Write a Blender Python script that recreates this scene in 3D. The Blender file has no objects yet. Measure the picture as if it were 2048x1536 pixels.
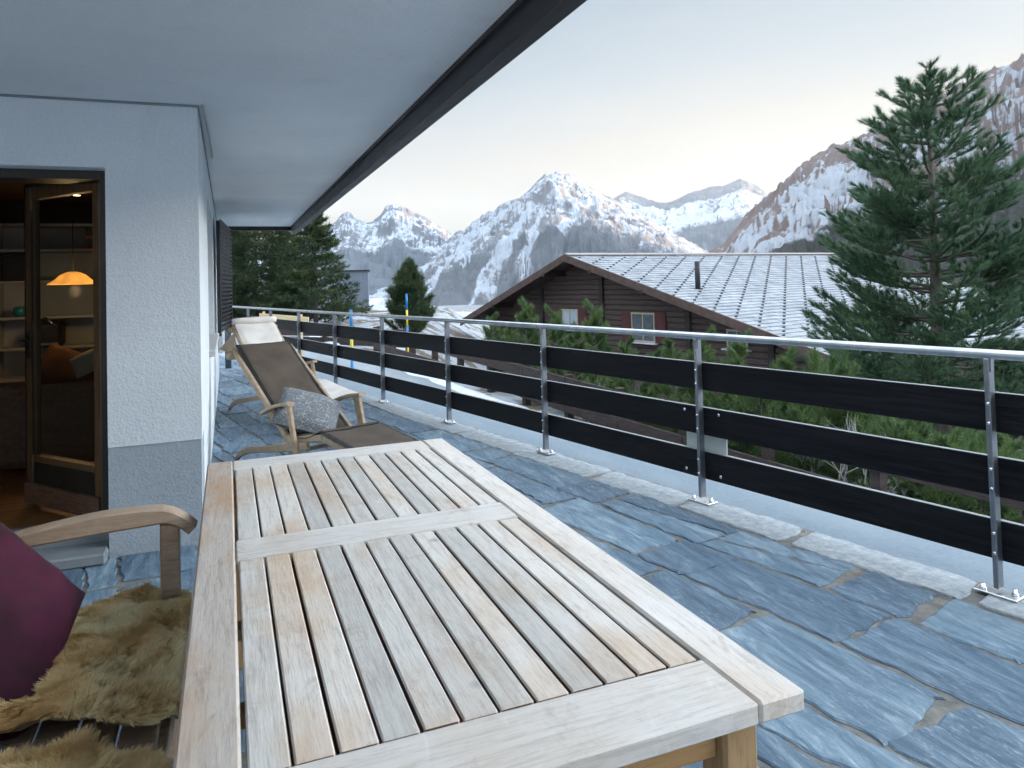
import bpy, math, random
import numpy as np
from mathutils import Vector, Matrix, Quaternion
R = math.radians
sc = bpy.context.scene
col = sc.collection

# ------------------------------------------------------------------ camera
H = 1.42
YAW, PITCH, ROLL, F, CY = 0.37607, 0.029145, -0.02728, 1443.79, 521.09
fwd = Vector((math.sin(YAW)*math.cos(PITCH), math.cos(YAW)*math.cos(PITCH), math.sin(PITCH)))
rt0 = Vector((math.cos(YAW), -math.sin(YAW), 0)); up0 = rt0.cross(fwd)
rgt = math.cos(ROLL)*rt0 + math.sin(ROLL)*up0
upv = -math.sin(ROLL)*rt0 + math.cos(ROLL)*up0
cam = bpy.data.cameras.new('camera'); co = bpy.data.objects.new('camera', cam); col.objects.link(co)
m3 = Matrix((rgt, upv, -fwd)).transposed()
co.matrix_world = Matrix.Translation((0, 0, H)) @ m3.to_4x4()
cam.sensor_width = 36; cam.lens = F/2048*36; cam.shift_y = -(768-CY)/2048
cam.clip_start = 0.05; cam.clip_end = 40000
cam.dof.use_dof = True; cam.dof.focus_distance = 6.0; cam.dof.aperture_fstop = 14.0
sc.camera = co
sc.render.resolution_x = 1024; sc.render.resolution_y = 768

# ------------------------------------------------------------------ world, sun, exposure
SUN_EL, SUN_AZ = R(5.5), YAW + R(80)          # low sun behind the mountain on the right
w = bpy.data.worlds.new('World'); sc.world = w; w.use_nodes = True
nt = w.node_tree; nt.nodes.clear(); L = nt.links.new
out = nt.nodes.new('ShaderNodeOutputWorld'); bg = nt.nodes.new('ShaderNodeBackground')
sky = nt.nodes.new('ShaderNodeTexSky'); sky.sky_type = 'NISHITA'; sky.sun_disc = False
sky.sun_elevation = SUN_EL; sky.sun_rotation = SUN_AZ; sky.altitude = 1800; sky.air_density = 1.0
tc = nt.nodes.new('ShaderNodeTexCoord'); sx = nt.nodes.new('ShaderNodeSeparateXYZ')
L(tc.outputs['Generated'], sx.inputs[0])
cl = nt.nodes.new('ShaderNodeTexNoise'); cl.inputs['Scale'].default_value = 2.2; cl.inputs['Detail'].default_value = 6
mp = nt.nodes.new('ShaderNodeMapping'); mp.inputs['Scale'].default_value = (1, 1, 5); mp.inputs['Rotation'].default_value = (0, R(12), 0)
L(tc.outputs['Generated'], mp.inputs[0]); L(mp.outputs[0], cl.inputs['Vector'])
def wmath(op, a, b):
    n = nt.nodes.new('ShaderNodeMath'); n.operation = op
    for i, v in enumerate((a, b)):
        if isinstance(v, (int, float)): n.inputs[i].default_value = v
        else: L(v, n.inputs[i])
    return n.outputs[0]
# height shifted by wispy high cloud and by azimuth (warmer and paler to the right)
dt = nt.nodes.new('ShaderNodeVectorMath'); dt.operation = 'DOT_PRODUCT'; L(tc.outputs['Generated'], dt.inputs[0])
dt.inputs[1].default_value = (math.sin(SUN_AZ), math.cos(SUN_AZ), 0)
h = wmath('ADD', sx.outputs[2], wmath('MULTIPLY', wmath('SUBTRACT', cl.outputs['Fac'], 0.5), 0.16))
h = wmath('SUBTRACT', h, wmath('MULTIPLY', dt.outputs['Value'], 0.13))
cr = nt.nodes.new('ShaderNodeValToRGB'); L(h, cr.inputs[0]); e = cr.color_ramp.elements
e[0].position = 0.0; e[0].color = (0.395, 0.345, 0.272, 1)
e[1].position = 1.0; e[1].color = (1.3, 1.45, 1.62, 1)
for p, c in ((0.12, (0.385, 0.345, 0.29)), (0.21, (0.31, 0.32, 0.32)), (0.34, (0.19, 0.245, 0.29)), (0.5, (.90, 1.0, 1.12)), (0.7, (1.25, 1.42, 1.6))):
    x = e.new(p); x.color = (*c, 1)
mx = nt.nodes.new('ShaderNodeMix'); mx.data_type = 'RGBA'; mx.inputs[0].default_value = 0.85
sc1 = nt.nodes.new('ShaderNodeVectorMath'); sc1.operation = 'SCALE'; sc1.inputs['Scale'].default_value = 8.0
glow_boost = nt.nodes.new('ShaderNodeMapRange'); L(dt.outputs['Value'], glow_boost.inputs[0])  # added sky boost outside the frame on the sun side, brightens wall and table
for i_, q_ in enumerate((0.75, 0.95, 8.0, 210.0)): glow_boost.inputs[i_+1].default_value = q_
L(glow_boost.outputs[0], sc1.inputs['Scale'])
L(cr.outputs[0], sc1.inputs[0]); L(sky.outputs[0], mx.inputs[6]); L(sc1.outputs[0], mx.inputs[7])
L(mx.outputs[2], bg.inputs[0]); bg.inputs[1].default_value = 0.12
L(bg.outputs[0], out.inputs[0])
sl = bpy.data.lights.new('sun', 'SUN'); sl.energy = 5.0; sl.angle = R(0.5); sl.color = (1.0, 0.55, 0.28)
so = bpy.data.objects.new('sun', sl); col.objects.link(so)
sd = Vector((math.sin(SUN_AZ)*math.cos(SUN_EL), math.cos(SUN_AZ)*math.cos(SUN_EL), math.sin(SUN_EL)))
so.rotation_euler = sd.to_track_quat('Z', 'Y').to_euler()
sc.view_settings.view_transform = 'Standard'; sc.view_settings.look = 'None'
sc.view_settings.exposure = 1.12; sc.view_settings.gamma = 1
try: sc.cycles.max_bounces = 8; sc.cycles.volume_bounces = 0
except Exception: pass

# ------------------------------------------------------------------ helpers
def tag(o, label=None, cat=None, group=None, kind=None):
    if label: o['label'] = label
    if cat: o['category'] = cat
    if group: o['group'] = group
    if kind: o['kind'] = kind
    return o
def empty(name, loc, label, cat, group=None, rz=0):
    o = bpy.data.objects.new(name, None); o.empty_display_size = .2; col.objects.link(o)
    o.location = loc; o.rotation_euler = (0, 0, rz); tag(o, label, cat, group)
    return o
def copy_tree(o, parent=None):
    c = o.copy(); col.objects.link(c); c.parent = parent
    for ch in list(o.children): copy_tree(ch, c)
    return c
class MB:
    """collects geometry in the coordinates of its parent (or the world)"""
    def __init__(s): s.v = []; s.f = []; s.m = []; s.sm = []
    def add(s, vs, fs, mi=0, smooth=False):
        n = len(s.v); s.v += [tuple(v) for v in vs]
        for f in fs: s.f.append(tuple(i+n for i in f)); s.m.append(mi); s.sm.append(smooth)
        return s
    def box(s, c, d, M=None, mi=0, bev=0.0, sidemi=None):
        """centre c, full size d, optional rotation matrix M; bev chamfers the long-edge corners"""
        x, y, z = [a/2 for a in d]; c = Vector(c)
        if bev > 0:
            b = min(bev, x*.9, y*.9, z*.9); vs = []; 
            for sx_ in (-1, 1):
                for sy_ in (-1, 1):
                    for sz_ in (-1, 1):
                        vs += [(sx_*(x-b), sy_*(y-b), sz_*z), (sx_*(x-b), sy_*y, sz_*(z-b)), (sx_*x, sy_*(y-b), sz_*(z-b))]
            I = lambda a, b_, c_, k: ((a*2+b_)*2+c_)*3+k
            fs = [(I(0,0,q,0), I(1,0,q,0), I(1,1,q,0), I(0,1,q,0)) for q in (0, 1)]
            fs += [(I(0,q,0,1), I(1,q,0,1), I(1,q,1,1), I(0,q,1,1)) for q in (0, 1)]
            fs += [(I(q,0,0,2), I(q,1,0,2), I(q,1,1,2), I(q,0,1,2)) for q in (0, 1)]
            for p in (0, 1):
                for q in (0, 1):
                    fs.append((I(0,p,q,0), I(1,p,q,0), I(1,p,q,1), I(0,p,q,1)))
                    fs.append((I(p,0,q,0), I(p,1,q,0), I(p,1,q,2), I(p,0,q,2)))
                    fs.append((I(p,q,0,1), I(p,q,1,1), I(p,q,1,2), I(p,q,0,2)))
                    for r_ in (0, 1): fs.append((I(p,q,r_,0), I(p,q,r_,1), I(p,q,r_,2)))
        else:
            vs = [(a*x, b*y, c_*z) for a in (-1, 1) for b in (-1, 1) for c_ in (-1, 1)]
            fs = [(0,1,3,2), (4,6,7,5), (0,4,5,1), (2,3,7,6), (0,2,6,4), (1,5,7,3)]
        if sidemi is not None:
            n0 = len(s.v); s.v += [tuple(Vector(c)+Vector(v)) for v in vs]
            for k_, f in enumerate(fs): s.f.append(tuple(i+n0 for i in f)); s.m.append(sidemi if 2 <= k_ < 6 else mi); s.sm.append(False)
            return s
        vs = [Vector(v) for v in vs]
        if M is not None: vs = [M @ v for v in vs]
        return s.add([c+v for v in vs], fs, mi)
    def bar(s, a, b, wd, th, upref=(0, 0, 1), mi=0, bev=0.0, ext=0):
        """rectangular bar from a to b; wd across, th along upref"""
        a, b = Vector(a), Vector(b); d = (b-a); Ln = d.length; d.normalize()
        u = Vector(upref); sde = d.cross(u).normalized(); u = sde.cross(d)
        M = Matrix((d, sde, u)).transposed()
        return s.box((a+b)/2, (Ln+ext, wd, th), M, mi, bev)
    def tube(s, pts, r, n=10, cap=True, mi=0):
        pts = [Vector(p) for p in pts]; rs = r if isinstance(r, (list, tuple)) else [r]*len(pts)
        vs = []; fs = []; ref = Vector((0.13, 0.21, 1)).normalized()
        for i, p in enumerate(pts):
            d = (pts[min(i+1, len(pts)-1)]-pts[max(i-1, 0)]).normalized()
            rf = ref if abs(d.dot(ref)) < .95 else Vector((1, 0, 0))
            a = d.cross(rf).normalized(); b = d.cross(a)
            for k in range(n):
                t = 2*math.pi*k/n; vs.append(p+rs[i]*(math.cos(t)*a+math.sin(t)*b))
        for i in range(len(pts)-1):
            for k in range(n): fs.append((i*n+k, i*n+(k+1) % n, (i+1)*n+(k+1) % n, (i+1)*n+k))
        if cap: fs.append(tuple(range(n))[::-1]); fs.append(tuple(range((len(pts)-1)*n, len(pts)*n)))
        return s.add(vs, fs, mi, True)
    def sweep(s, prof_pts, wdir, wd, th, mi=0):
        """curved board: centre line pts, width along wdir, thickness perpendicular"""
        P = [Vector(p) for p in prof_pts]; W = Vector(wdir).normalized(); vs = []; n = len(P)
        for i, p in enumerate(P):
            d = (P[min(i+1, n-1)]-P[max(i-1, 0)]).normalized(); u = W.cross(d).normalized()
            w_ = wd[i] if isinstance(wd, (list, tuple)) else wd; t_ = th[i] if isinstance(th, (list, tuple)) else th
            b = min(.006, t_*.3)
            for q, r_ in ((-w_/2+b, -t_/2), (w_/2-b, -t_/2), (w_/2, -t_/2+b), (w_/2, t_/2-b), (w_/2-b, t_/2), (-w_/2+b, t_/2), (-w_/2, t_/2-b), (-w_/2, -t_/2+b)):
                vs.append(p+q*W+r_*u)
        fs = []
        for i in range(n-1):
            for k in range(8): fs.append((i*8+k, i*8+(k+1) % 8, (i+1)*8+(k+1) % 8, (i+1)*8+k))
        fs.append(tuple(range(8))[::-1]); fs.append(tuple(range((n-1)*8, n*8)))
        return s.add(vs, fs, mi)
    def prism(s, poly, vec, mi=0):
        n = len(poly); P = [Vector(p) for p in poly]; V = Vector(vec)
        vs = P+[p+V for p in P]
        fs = [tuple(range(n)), tuple(range(n, 2*n))[::-1]]+[(i, i+n, (i+1) % n+n, (i+1) % n) for i in range(n)]
        return s.add(vs, fs, mi)
    def lathe(s, c, prof, n=24, mi=0):
        c = Vector(c); vs = []; fs = []
        for r_, z in prof:
            for k in range(n): t = 2*math.pi*k/n; vs.append(c+Vector((r_*math.cos(t), r_*math.sin(t), z)))
        for i in range(len(prof)-1):
            for k in range(n): fs.append((i*n+k, i*n+(k+1) % n, (i+1)*n+(k+1) % n, (i+1)*n+k))
        return s.add(vs, fs, mi, True)
    def build(s, name, mats, parent=None):
        me = bpy.data.meshes.new(name); me.from_pydata(s.v, [], s.f)
        mats = mats if isinstance(mats, (list, tuple)) else [mats]
        for m_ in mats: me.materials.append(m_)
        if len(mats) > 1: me.polygons.foreach_set('material_index', s.m)
        me.polygons.foreach_set('use_smooth', s.sm)
        import bmesh
        bm = bmesh.new(); bm.from_mesh(me); bmesh.ops.recalc_face_normals(bm, faces=bm.faces); bm.to_mesh(me); bm.free()
        o = bpy.data.objects.new(name, me); col.objects.link(o)
        if parent:
            o.parent = parent
            if parent.type == 'MESH': pass
        return o
def np_mesh(name, V, Fc, mat, parent=None, smooth=False, attrs=None):
    me = bpy.data.meshes.new(name); nf, k = Fc.shape
    me.vertices.add(len(V)); me.vertices.foreach_set('co', V.astype(np.float32).ravel())
    me.loops.add(nf*k); me.loops.foreach_set('vertex_index', Fc.astype(np.int32).ravel())
    me.polygons.add(nf); me.polygons.foreach_set('loop_start', np.arange(0, nf*k, k, dtype=np.int32))
    me.polygons.foreach_set('loop_total', np.full(nf, k, dtype=np.int32))
    me.update(calc_edges=True); me.validate()
    if smooth: me.polygons.foreach_set('use_smooth', np.ones(nf, dtype=bool))
    for an, (dom, arr) in (attrs or {}).items():
        a = me.attributes.new(an, 'FLOAT', dom); a.data.foreach_set('value', arr.astype(np.float32))
    me.materials.append(mat); o = bpy.data.objects.new(name, me); col.objects.link(o)
    if parent: o.parent = parent
    return o
# view geometry used to work out where things seen in the photo stand
def ray(px, py): return fwd + rgt*((px-1024)/F) - upv*((py-CY)/F)
def dep(px, py, D): return Vector((0, 0, H)) + ray(px, py)*D
def onz(px, py, z): d = ray(px, py); return Vector((0, 0, H)) + d*((z-H)/d.z)
def onplane(px, py, p, n): d = ray(px, py); o = Vector((0, 0, H)); return o + d*((p-o).dot(n)/d.dot(n))
# numpy gradient noise
_rs = np.random.RandomState(7); _perm = _rs.permutation(1024); _ga = _rs.rand(1024)*2*np.pi
def pn(x, y, seed=0):
    xi = np.floor(x).astype(int); yi = np.floor(y).astype(int); fx = x-xi; fy = y-yi
    def g(ix, iy, dx, dy):
        hsh = _perm[(_perm[(ix+seed*57) % 1024]+iy) % 1024]; a = _ga[hsh]; return np.cos(a)*dx+np.sin(a)*dy
    u = fx*fx*fx*(fx*(fx*6-15)+10); v = fy*fy*fy*(fy*(fy*6-15)+10)
    a = g(xi, yi, fx, fy); b = g(xi+1, yi, fx-1, fy); c = g(xi, yi+1, fx, fy-1); d = g(xi+1, yi+1, fx-1, fy-1)
    return ((a*(1-u)+b*u)*(1-v)+(c*(1-u)+d*u)*v)*1.5
def fbm(x, y, o=5, seed=0, ridged=False, gain=.5):
    s = 0; a = 1; t = 0
    for i in range(o):
        n = pn(x, y, seed+i*3)
        s = s + a*((1-2*np.abs(n)) if ridged else n); t += a; a *= gain; x = x*2.03+11.3; y = y*2.03+5.7
    return s/t

# ------------------------------------------------------------------ materials
def newmat(name):
    m = bpy.data.materials.new(name); m.use_nodes = True; t = m.node_tree; t.nodes.clear()
    o = t.nodes.new('ShaderNodeOutputMaterial'); b = t.nodes.new('ShaderNodeBsdfPrincipled'); t.links.new(b.outputs[0], o.inputs[0])
    return m, t, b, o
def noise(t, scale, detail=5, stretch=(1, 1, 1), coord='Object', rough=.55, rot=(0, 0, 0), dist=0):
    c = t.nodes.new('ShaderNodeTexCoord'); mp_ = t.nodes.new('ShaderNodeMapping')
    mp_.inputs['Scale'].default_value = stretch; mp_.inputs['Rotation'].default_value = rot
    n = t.nodes.new('ShaderNodeTexNoise'); n.inputs['Scale'].default_value = scale; n.inputs['Detail'].default_value = detail
    n.inputs['Roughness'].default_value = rough; n.inputs['Distortion'].default_value = dist
    t.links.new(c.outputs[coord], mp_.inputs[0]); t.links.new(mp_.outputs[0], n.inputs['Vector']); return n.outputs['Fac']
def ramp(t, fac, stops):
    r = t.nodes.new('ShaderNodeValToRGB'); t.links.new(fac, r.inputs[0]); el = r.color_ramp.elements
    el[0].position = stops[0][0]; el[0].color = (*stops[0][1], 1); el[1].position = stops[-1][0]; el[1].color = (*stops[-1][1], 1)
    for p, c in stops[1:-1]: q = el.new(p); q.color = (*c, 1)
    return r.outputs[0]
def mixc(t, fac, a, b, mode='MIX'):
    n = t.nodes.new('ShaderNodeMix'); n.data_type = 'RGBA'; n.blend_type = mode
    for i, v in ((0, fac), (6, a), (7, b)):
        if isinstance(v, (int, float)): n.inputs[i].default_value = v
        elif isinstance(v, tuple): n.inputs[i].default_value = (*v, 1)
        else: t.links.new(v, n.inputs[i])
    return n.outputs[2]
def mth(t, op, a, b=0.0, c=None):
    n = t.nodes.new('ShaderNodeMath'); n.operation = op
    for i, v in enumerate((a, b) if c is None else (a, b, c)):
        if isinstance(v, (int, float)): n.inputs[i].default_value = v
        else: t.links.new(v, n.inputs[i])
    return n.outputs[0]
def maprange(t, v, a, b, c=0.0, d=1.0):
    n = t.nodes.new('ShaderNodeMapRange'); t.links.new(v, n.inputs[0])
    for i, q in enumerate((a, b, c, d)): n.inputs[i+1].default_value = q
    return n.outputs[0]
def bump(t, b, hgt, strength, dist=.01):
    n = t.nodes.new('ShaderNodeBump'); n.inputs['Strength'].default_value = strength; n.inputs['Distance'].default_value = dist
    t.links.new(hgt, n.inputs['Height']); t.links.new(n.outputs[0], b.inputs['Normal'])
def island(t): return t.nodes.new('ShaderNodeNewGeometry').outputs['Random Per Island']
def M(name, c1, c2=None, scale=6, detail=6, stretch=(1, 1, 1), rough=.6, metal=0, bmp=0, bdist=.004, bscale=None, rng=(.35, .65), isl=0, spec=.5):
    m, t, b, o = newmat(name); b.inputs['Roughness'].default_value = rough; b.inputs['Metallic'].default_value = metal
    b.inputs['Specular IOR Level'].default_value = spec
    if c2 is None: c2 = tuple(x*.82 for x in c1)
    f = noise(t, scale, detail, stretch); c = ramp(t, f, [(rng[0], c1), (rng[1], c2)])
    if isl: c = mixc(t, 1.0, c, ramp(t, island(t), [(0, (1-isl,)*3), (1, (1+isl*.3,)*3)]), 'MULTIPLY')
    t.links.new(c, b.inputs['Base Color'])
    rr = maprange(t, f, .3, .7, max(rough-.08, .02), min(rough+.08, 1)); t.links.new(rr, b.inputs['Roughness'])
    if bmp: bump(t, b, noise(t, bscale or scale*4, 5, stretch), bmp, bdist)
    return m
def woodmat(name, light, dark, tan, grain=(30, 2.0, 30), tanamt=.5, rough=.65, var=.22):
    m, t, b, o = newmat(name)
    g = noise(t, 3.0, 8, grain, rough=.65, dist=.6); g2 = noise(t, 9, 6, grain, rough=.7); pt = noise(t, 5.5, 6, (1, .45, 1), rough=.6)
    c = ramp(t, g, [(.30, dark), (.5, light), (.75, tuple(x*1.08 for x in light))])
    isl = island(t)
    tm = mth(t, 'ADD', maprange(t, pt, .42, .68, -.12, .85), mth(t, 'MULTIPLY', mth(t, 'SUBTRACT', isl, .5), .55))
    tm = mth(t, 'MULTIPLY', maprange(t, tm, 0, 1), tanamt)
    c = mixc(t, tm, c, tan)
    c = mixc(t, 1.0, c, ramp(t, isl, [(0, (1-var,)*3), (1, (1.06,)*3)]), 'MULTIPLY')
    c = mixc(t, maprange(t, g2, .52, .72, 0, .45), c, tuple(x*.42 for x in dark))
    st = noise(t, 11, 6, (1, .5, 1), rough=.75, dist=1.2); c = mixc(t, maprange(t, st, .56, .74, 0, .55), c, tuple(x*.55 for x in tan)); c = mixc(t, maprange(t, st, .44, .30, 0, .35), c, tuple(min(x*1.18, .85) for x in light))
    # knots and water spots
    vo = t.nodes.new('ShaderNodeTexVoronoi'); vo.inputs['Scale'].default_value = 3.1; tcn = t.nodes.new('ShaderNodeTexCoord'); t.links.new(tcn.outputs['Object'], vo.inputs['Vector'])
    c = mixc(t, maprange(t, vo.outputs['Distance'], .018, .06, .5, 0), c, (.09, .085, .09))
    t.links.new(c, b.inputs['Base Color']); b.inputs['Roughness'].default_value = rough
    bump(t, b, mth(t, 'ADD', g2, mth(t, 'MULTIPLY', g, .6)), .35, .0025); return m
table_wood = woodmat('weathered_teak', (.74, .705, .66), (.54, .50, .46), (.58, .385, .225), tanamt=.7, var=.28)
table_tan = woodmat('teak_tan', (.60, .53, .47), (.42, .35, .30), (.54, .34, .20), tanamt=1.0)
table_frame = woodmat('teak_frame', (.74, .705, .665), (.56, .52, .485), (.60, .42, .27), tanamt=.4, var=.05)
table_side = woodmat('teak_cross', (.74, .71, .675), (.57, .535, .50), (.60, .44, .30), grain=(2.0, 30, 30), tanamt=.35)
apron_wood = woodmat('teak_fresh', (.50, .29, .12), (.34, .17, .06), (.55, .33, .15), grain=(2.0, 20, 30), tanamt=.5)
chair_wood = woodmat('oiled_chair_wood', (.44, .34, .24), (.30, .21, .13), (.46, .29, .15), grain=(6, 6, 6), tanamt=.5)
bench_wood = woodmat('bench_teak', (.45, .35, .27), (.30, .215, .15), (.40, .25, .14), grain=(2.5, 30, 30), tanamt=.6)
black_board = M('black_board', (.004, .005, .007), (.013, .014, .017), 5, stretch=(.6, 3, 12), rough=.55, bmp=.5, bscale=9, spec=.14)
steel = M('brushed_steel', (.50, .52, .54), (.40, .42, .45), 12, stretch=(1, 1, .05), rough=.34, metal=1)
steel_br = M('bright_steel', (.72, .73, .75), (.6, .62, .64), 20, rough=.22, metal=1)
steel_dk = M('grey_steel', (.27, .29, .32), (.20, .22, .25), 12, rough=.42, metal=.9)
plate_grey = M('pale_plate', (.50, .54, .52), (.44, .48, .47), 3, rough=.6)
def stucco(name, c, bs=70, st=.55):
    m, t, b, o = newmat(name); big = noise(t, 1.3, 5); sm_ = noise(t, bs, 4, rough=.6); md = noise(t, bs*.35, 3)
    st2 = noise(t, 2.6, 7, (1, 1, .35), rough=.7); cc = mixc(t, maprange(t, big, .35, .75, 0, .6), c, tuple(x*.82 for x in c)); cc = mixc(t, maprange(t, st2, .56, .78, 0, .45), cc, tuple(x*k_ for x, k_ in zip(c, (.72, .72, .70)))); cc = mixc(t, maprange(t, sm_, .35, .6, .22, 0), cc, tuple(x*.62 for x in c))
    t.links.new(cc, b.inputs['Base Color']); b.inputs['Roughness'].default_value = .9
    bump(t, b, mth(t, 'ADD', sm_, md), st, .008); return m
wall_white = stucco('white_render', (.74, .79, .83)); base_grey = stucco('grey_base_paint', (.38, .43, .48)); soffit_m = stucco('soffit_render', (.82, .85, .88), 120, .18)
fascia_m = M('dark_fascia', (.010, .008, .010), (.022, .016, .016), 5, stretch=(6, .6, 6), rough=.5, bmp=.2)
trim_grey = M('grey_trim', (.24, .27, .29), None, 5, rough=.5)
sill_m = M('stone_sill', (.50, .52, .53), None, 12, rough=.8, bmp=.1)
shutter_blk = M('black_shutter', (.012, .013, .016), None, 6, rough=.5)
glass_m, t, b, o = newmat('window_glass'); b.inputs['Roughness'].default_value = .02; b.inputs['Base Color'].default_value = (.75, .8, .8, 1)
b.inputs['Transmission Weight'].default_value = 1.0; b.inputs['IOR'].default_value = 1.01
tr = t.nodes.new('ShaderNodeBsdfTransparent'); gl = t.nodes.new('ShaderNodeBsdfGlossy'); gl.inputs['Roughness'].default_value = .02
lwt = t.nodes.new('ShaderNodeLayerWeight'); lwt.inputs[0].default_value = .5; fr = t.nodes.new('ShaderNodeMath'); fr.operation = 'POWER'; fr.inputs[1].default_value = 4.0; t.links.new(lwt.outputs['Facing'], fr.inputs[0]); ms = t.nodes.new('ShaderNodeMixShader'); tr.inputs[0].default_value = (.86, .90, .90, 1)
t.links.new(fr.outputs[0], ms.inputs[0]); t.links.new(tr.outputs[0], ms.inputs[1]); t.links.new(gl.outputs[0], ms.inputs[2]); t.links.new(ms.outputs[0], o.inputs[0])
dark_glass = M('dark_pane', (.05, .06, .07), (.10, .12, .14), 3, rough=.08)
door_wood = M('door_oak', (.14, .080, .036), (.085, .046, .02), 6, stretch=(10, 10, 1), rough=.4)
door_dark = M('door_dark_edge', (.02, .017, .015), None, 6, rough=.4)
board_brown = M('weather_board', (.16, .085, .055), (.09, .05, .035), 5, stretch=(2, 2, 14), rough=.35)
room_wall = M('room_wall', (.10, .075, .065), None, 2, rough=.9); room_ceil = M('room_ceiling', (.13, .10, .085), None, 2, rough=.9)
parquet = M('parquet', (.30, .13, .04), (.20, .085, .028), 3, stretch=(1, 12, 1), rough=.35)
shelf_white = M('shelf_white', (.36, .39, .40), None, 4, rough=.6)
sofa_m = M('sofa_cloth', (.16, .10, .07), (.11, .07, .05), 30, rough=.95, bmp=.4)
brown_cloth = M('brown_canvas', (.088, .066, .048), (.062, .046, .034), 4, stretch=(1, 1, 1), rough=.95, bmp=.5, bscale=260, bdist=.002)
black_cloth = M('black_piping', (.015, .014, .014), None, 10, rough=.9)
cream_cloth = M('cream_canvas', (.70, .66, .62), (.58, .54, .50), 5, rough=.95, bmp=.4, bscale=200, bdist=.002)
snowm = M('snow', (.58, .62, .68), (.44, .48, .54), 3, rough=.8, bmp=.4, bdist=.03, bscale=4)

# velvet cushion
velvet, t, b, o = newmat('plum_velvet'); vn = noise(t, 9, 5)
t.links.new(ramp(t, vn, [(.35, (.022, .0006, .008)), (.65, (.058, .0015, .020))]), b.inputs['Base Color']); b.inputs['Roughness'].default_value = .9
b.inputs['Sheen Weight'].default_value = .05; b.inputs['Sheen Tint'].default_value = (.6, .08, .28, 1); b.inputs['Sheen Roughness'].default_value = .4
bump(t, b, noise(t, 300, 2), .25, .002)
# leafy grey cushion
leafy, t, b, o = newmat('grey_leaf_print'); vo = t.nodes.new('ShaderNodeTexVoronoi'); vo.feature = 'DISTANCE_TO_EDGE'; vo.inputs['Scale'].default_value = 20
tcn = t.nodes.new('ShaderNodeTexCoord'); wn = t.nodes.new('ShaderNodeTexNoise'); wn.inputs['Scale'].default_value = 7; vm = t.nodes.new('ShaderNodeVectorMath'); vm.operation = 'MULTIPLY_ADD'
t.links.new(tcn.outputs['Object'], wn.inputs[0]); t.links.new(wn.outputs['Color'], vm.inputs[0]); vm.inputs[1].default_value = (.35,)*3; t.links.new(tcn.outputs['Object'], vm.inputs[2]); t.links.new(vm.outputs[0], vo.inputs[0])
t.links.new(ramp(t, vo.outputs[0], [(.03, (.25, .27, .28)), (.10, (.10, .11, .125)), (.3, (.155, .165, .18))]), b.inputs['Base Color']); b.inputs['Roughness'].default_value = .9
bump(t, b, noise(t, 300, 2), .2, .002)
# sheepskin
fur, t, b, o = newmat('sheep_wool'); fn = noise(t, 6, 5); at = t.nodes.new('ShaderNodeAttribute'); at.attribute_name = 'tip'
c = ramp(t, fn, [(.38, (.70, .50, .25)), (.50, (.92, .76, .46)), (.62, (.98, .90, .68))]); c = mixc(t, 1.0, c, ramp(t, at.outputs['Fac'], [(0, (.9, .85, .75)), (1, (1.05, 1.05, 1.0))]), 'MULTIPLY')
t.links.new(c, b.inputs['Base Color']); b.inputs['Roughness'].default_value = .75
tl = t.nodes.new('ShaderNodeBsdfTranslucent'); t.links.new(c, tl.inputs[0]); ad = t.nodes.new('ShaderNodeMixShader'); ad.inputs[0].default_value = .4; t.links.new(b.outputs[0], ad.inputs[1]); t.links.new(tl.outputs[0], ad.inputs[2]); t.links.new(ad.outputs[0], o.inputs[0])
def leafmat(name, dark, light, var=.45, scale=3):
    m, t, b, o = newmat(name); n = noise(t, scale, 4); i = island(t)
    f = mth(t, 'ADD', mth(t, 'MULTIPLY', i, var), mth(t, 'MULTIPLY', maprange(t, n, .3, .7), 1-var))
    c = ramp(t, f, [(.2, dark), (.8, light)]); t.links.new(c, b.inputs['Base Color']); b.inputs['Roughness'].default_value = .55
    b.inputs['Specular IOR Level'].default_value = .3
    tl = t.nodes.new('ShaderNodeBsdfTranslucent'); t.links.new(c, tl.inputs[0]); ad = t.nodes.new('ShaderNodeMixShader'); ad.inputs[0].default_value = .25
    t.links.new(b.outputs[0], ad.inputs[1]); t.links.new(tl.outputs[0], ad.inputs[2]); t.links.new(ad.outputs[0], o.inputs[0]); return m
pine_leaf = leafmat('stone_pine_needles', (.034, .082, .048), (.135, .225, .120), scale=1.2)
spruce_leaf = leafmat('spruce_needles', (.022, .055, .030), (.095, .125, .050), scale=.8)
young_leaf = leafmat('young_pine_needles', (.04, .09, .038), (.165, .245, .085), scale=2)
bark = M('pine_bark', (.14, .125, .11), (.09, .08, .07), 8, stretch=(1, 1, .3), rough=.95, bmp=.6, bdist=.02)
twig_pale = M('bare_twig', (.36, .35, .34), None, 10, rough=.9)

# ------------------------------------------------------------------ ground beyond the terrace
DA = R(8.2); Dv = np.array([-math.sin(DA), math.cos(DA)]); Nv = np.array([math.cos(DA), math.sin(DA)])   # along / across the road
def zroad(s): return np.interp(s, [-40, -10, 0, 5.2, 10, 15, 20, 35, 60], [-3.0, -2.0, -1.66, -1.50, -1.36, -1.12, -.92, -.35, -.5])
def terr(x, y):
    x = np.asarray(x, float); y = np.asarray(y, float)
    e_ = x*Nv[0]+y*Nv[1]; s = x*Dv[0]+y*Dv[1]; z = zroad(s)
    e0 = 8.5+np.clip(s-24, 0, 40)*.55
    d = np.clip(e_-e0, 0, None); z = z-.52*np.clip(d, 0, 11)-.22*np.clip(d-11, 0, 60)
    z = z-.28*np.clip(s-52, 0, None)
    rr = np.hypot(x, y); z = np.maximum(z, -15-.012*rr)
    z = z+np.where(e_ > 8.4, .25*pn(x*.5, y*.5, 3)*np.clip((e_-8.4)/2, 0, 1), 0)
    return z
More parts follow.
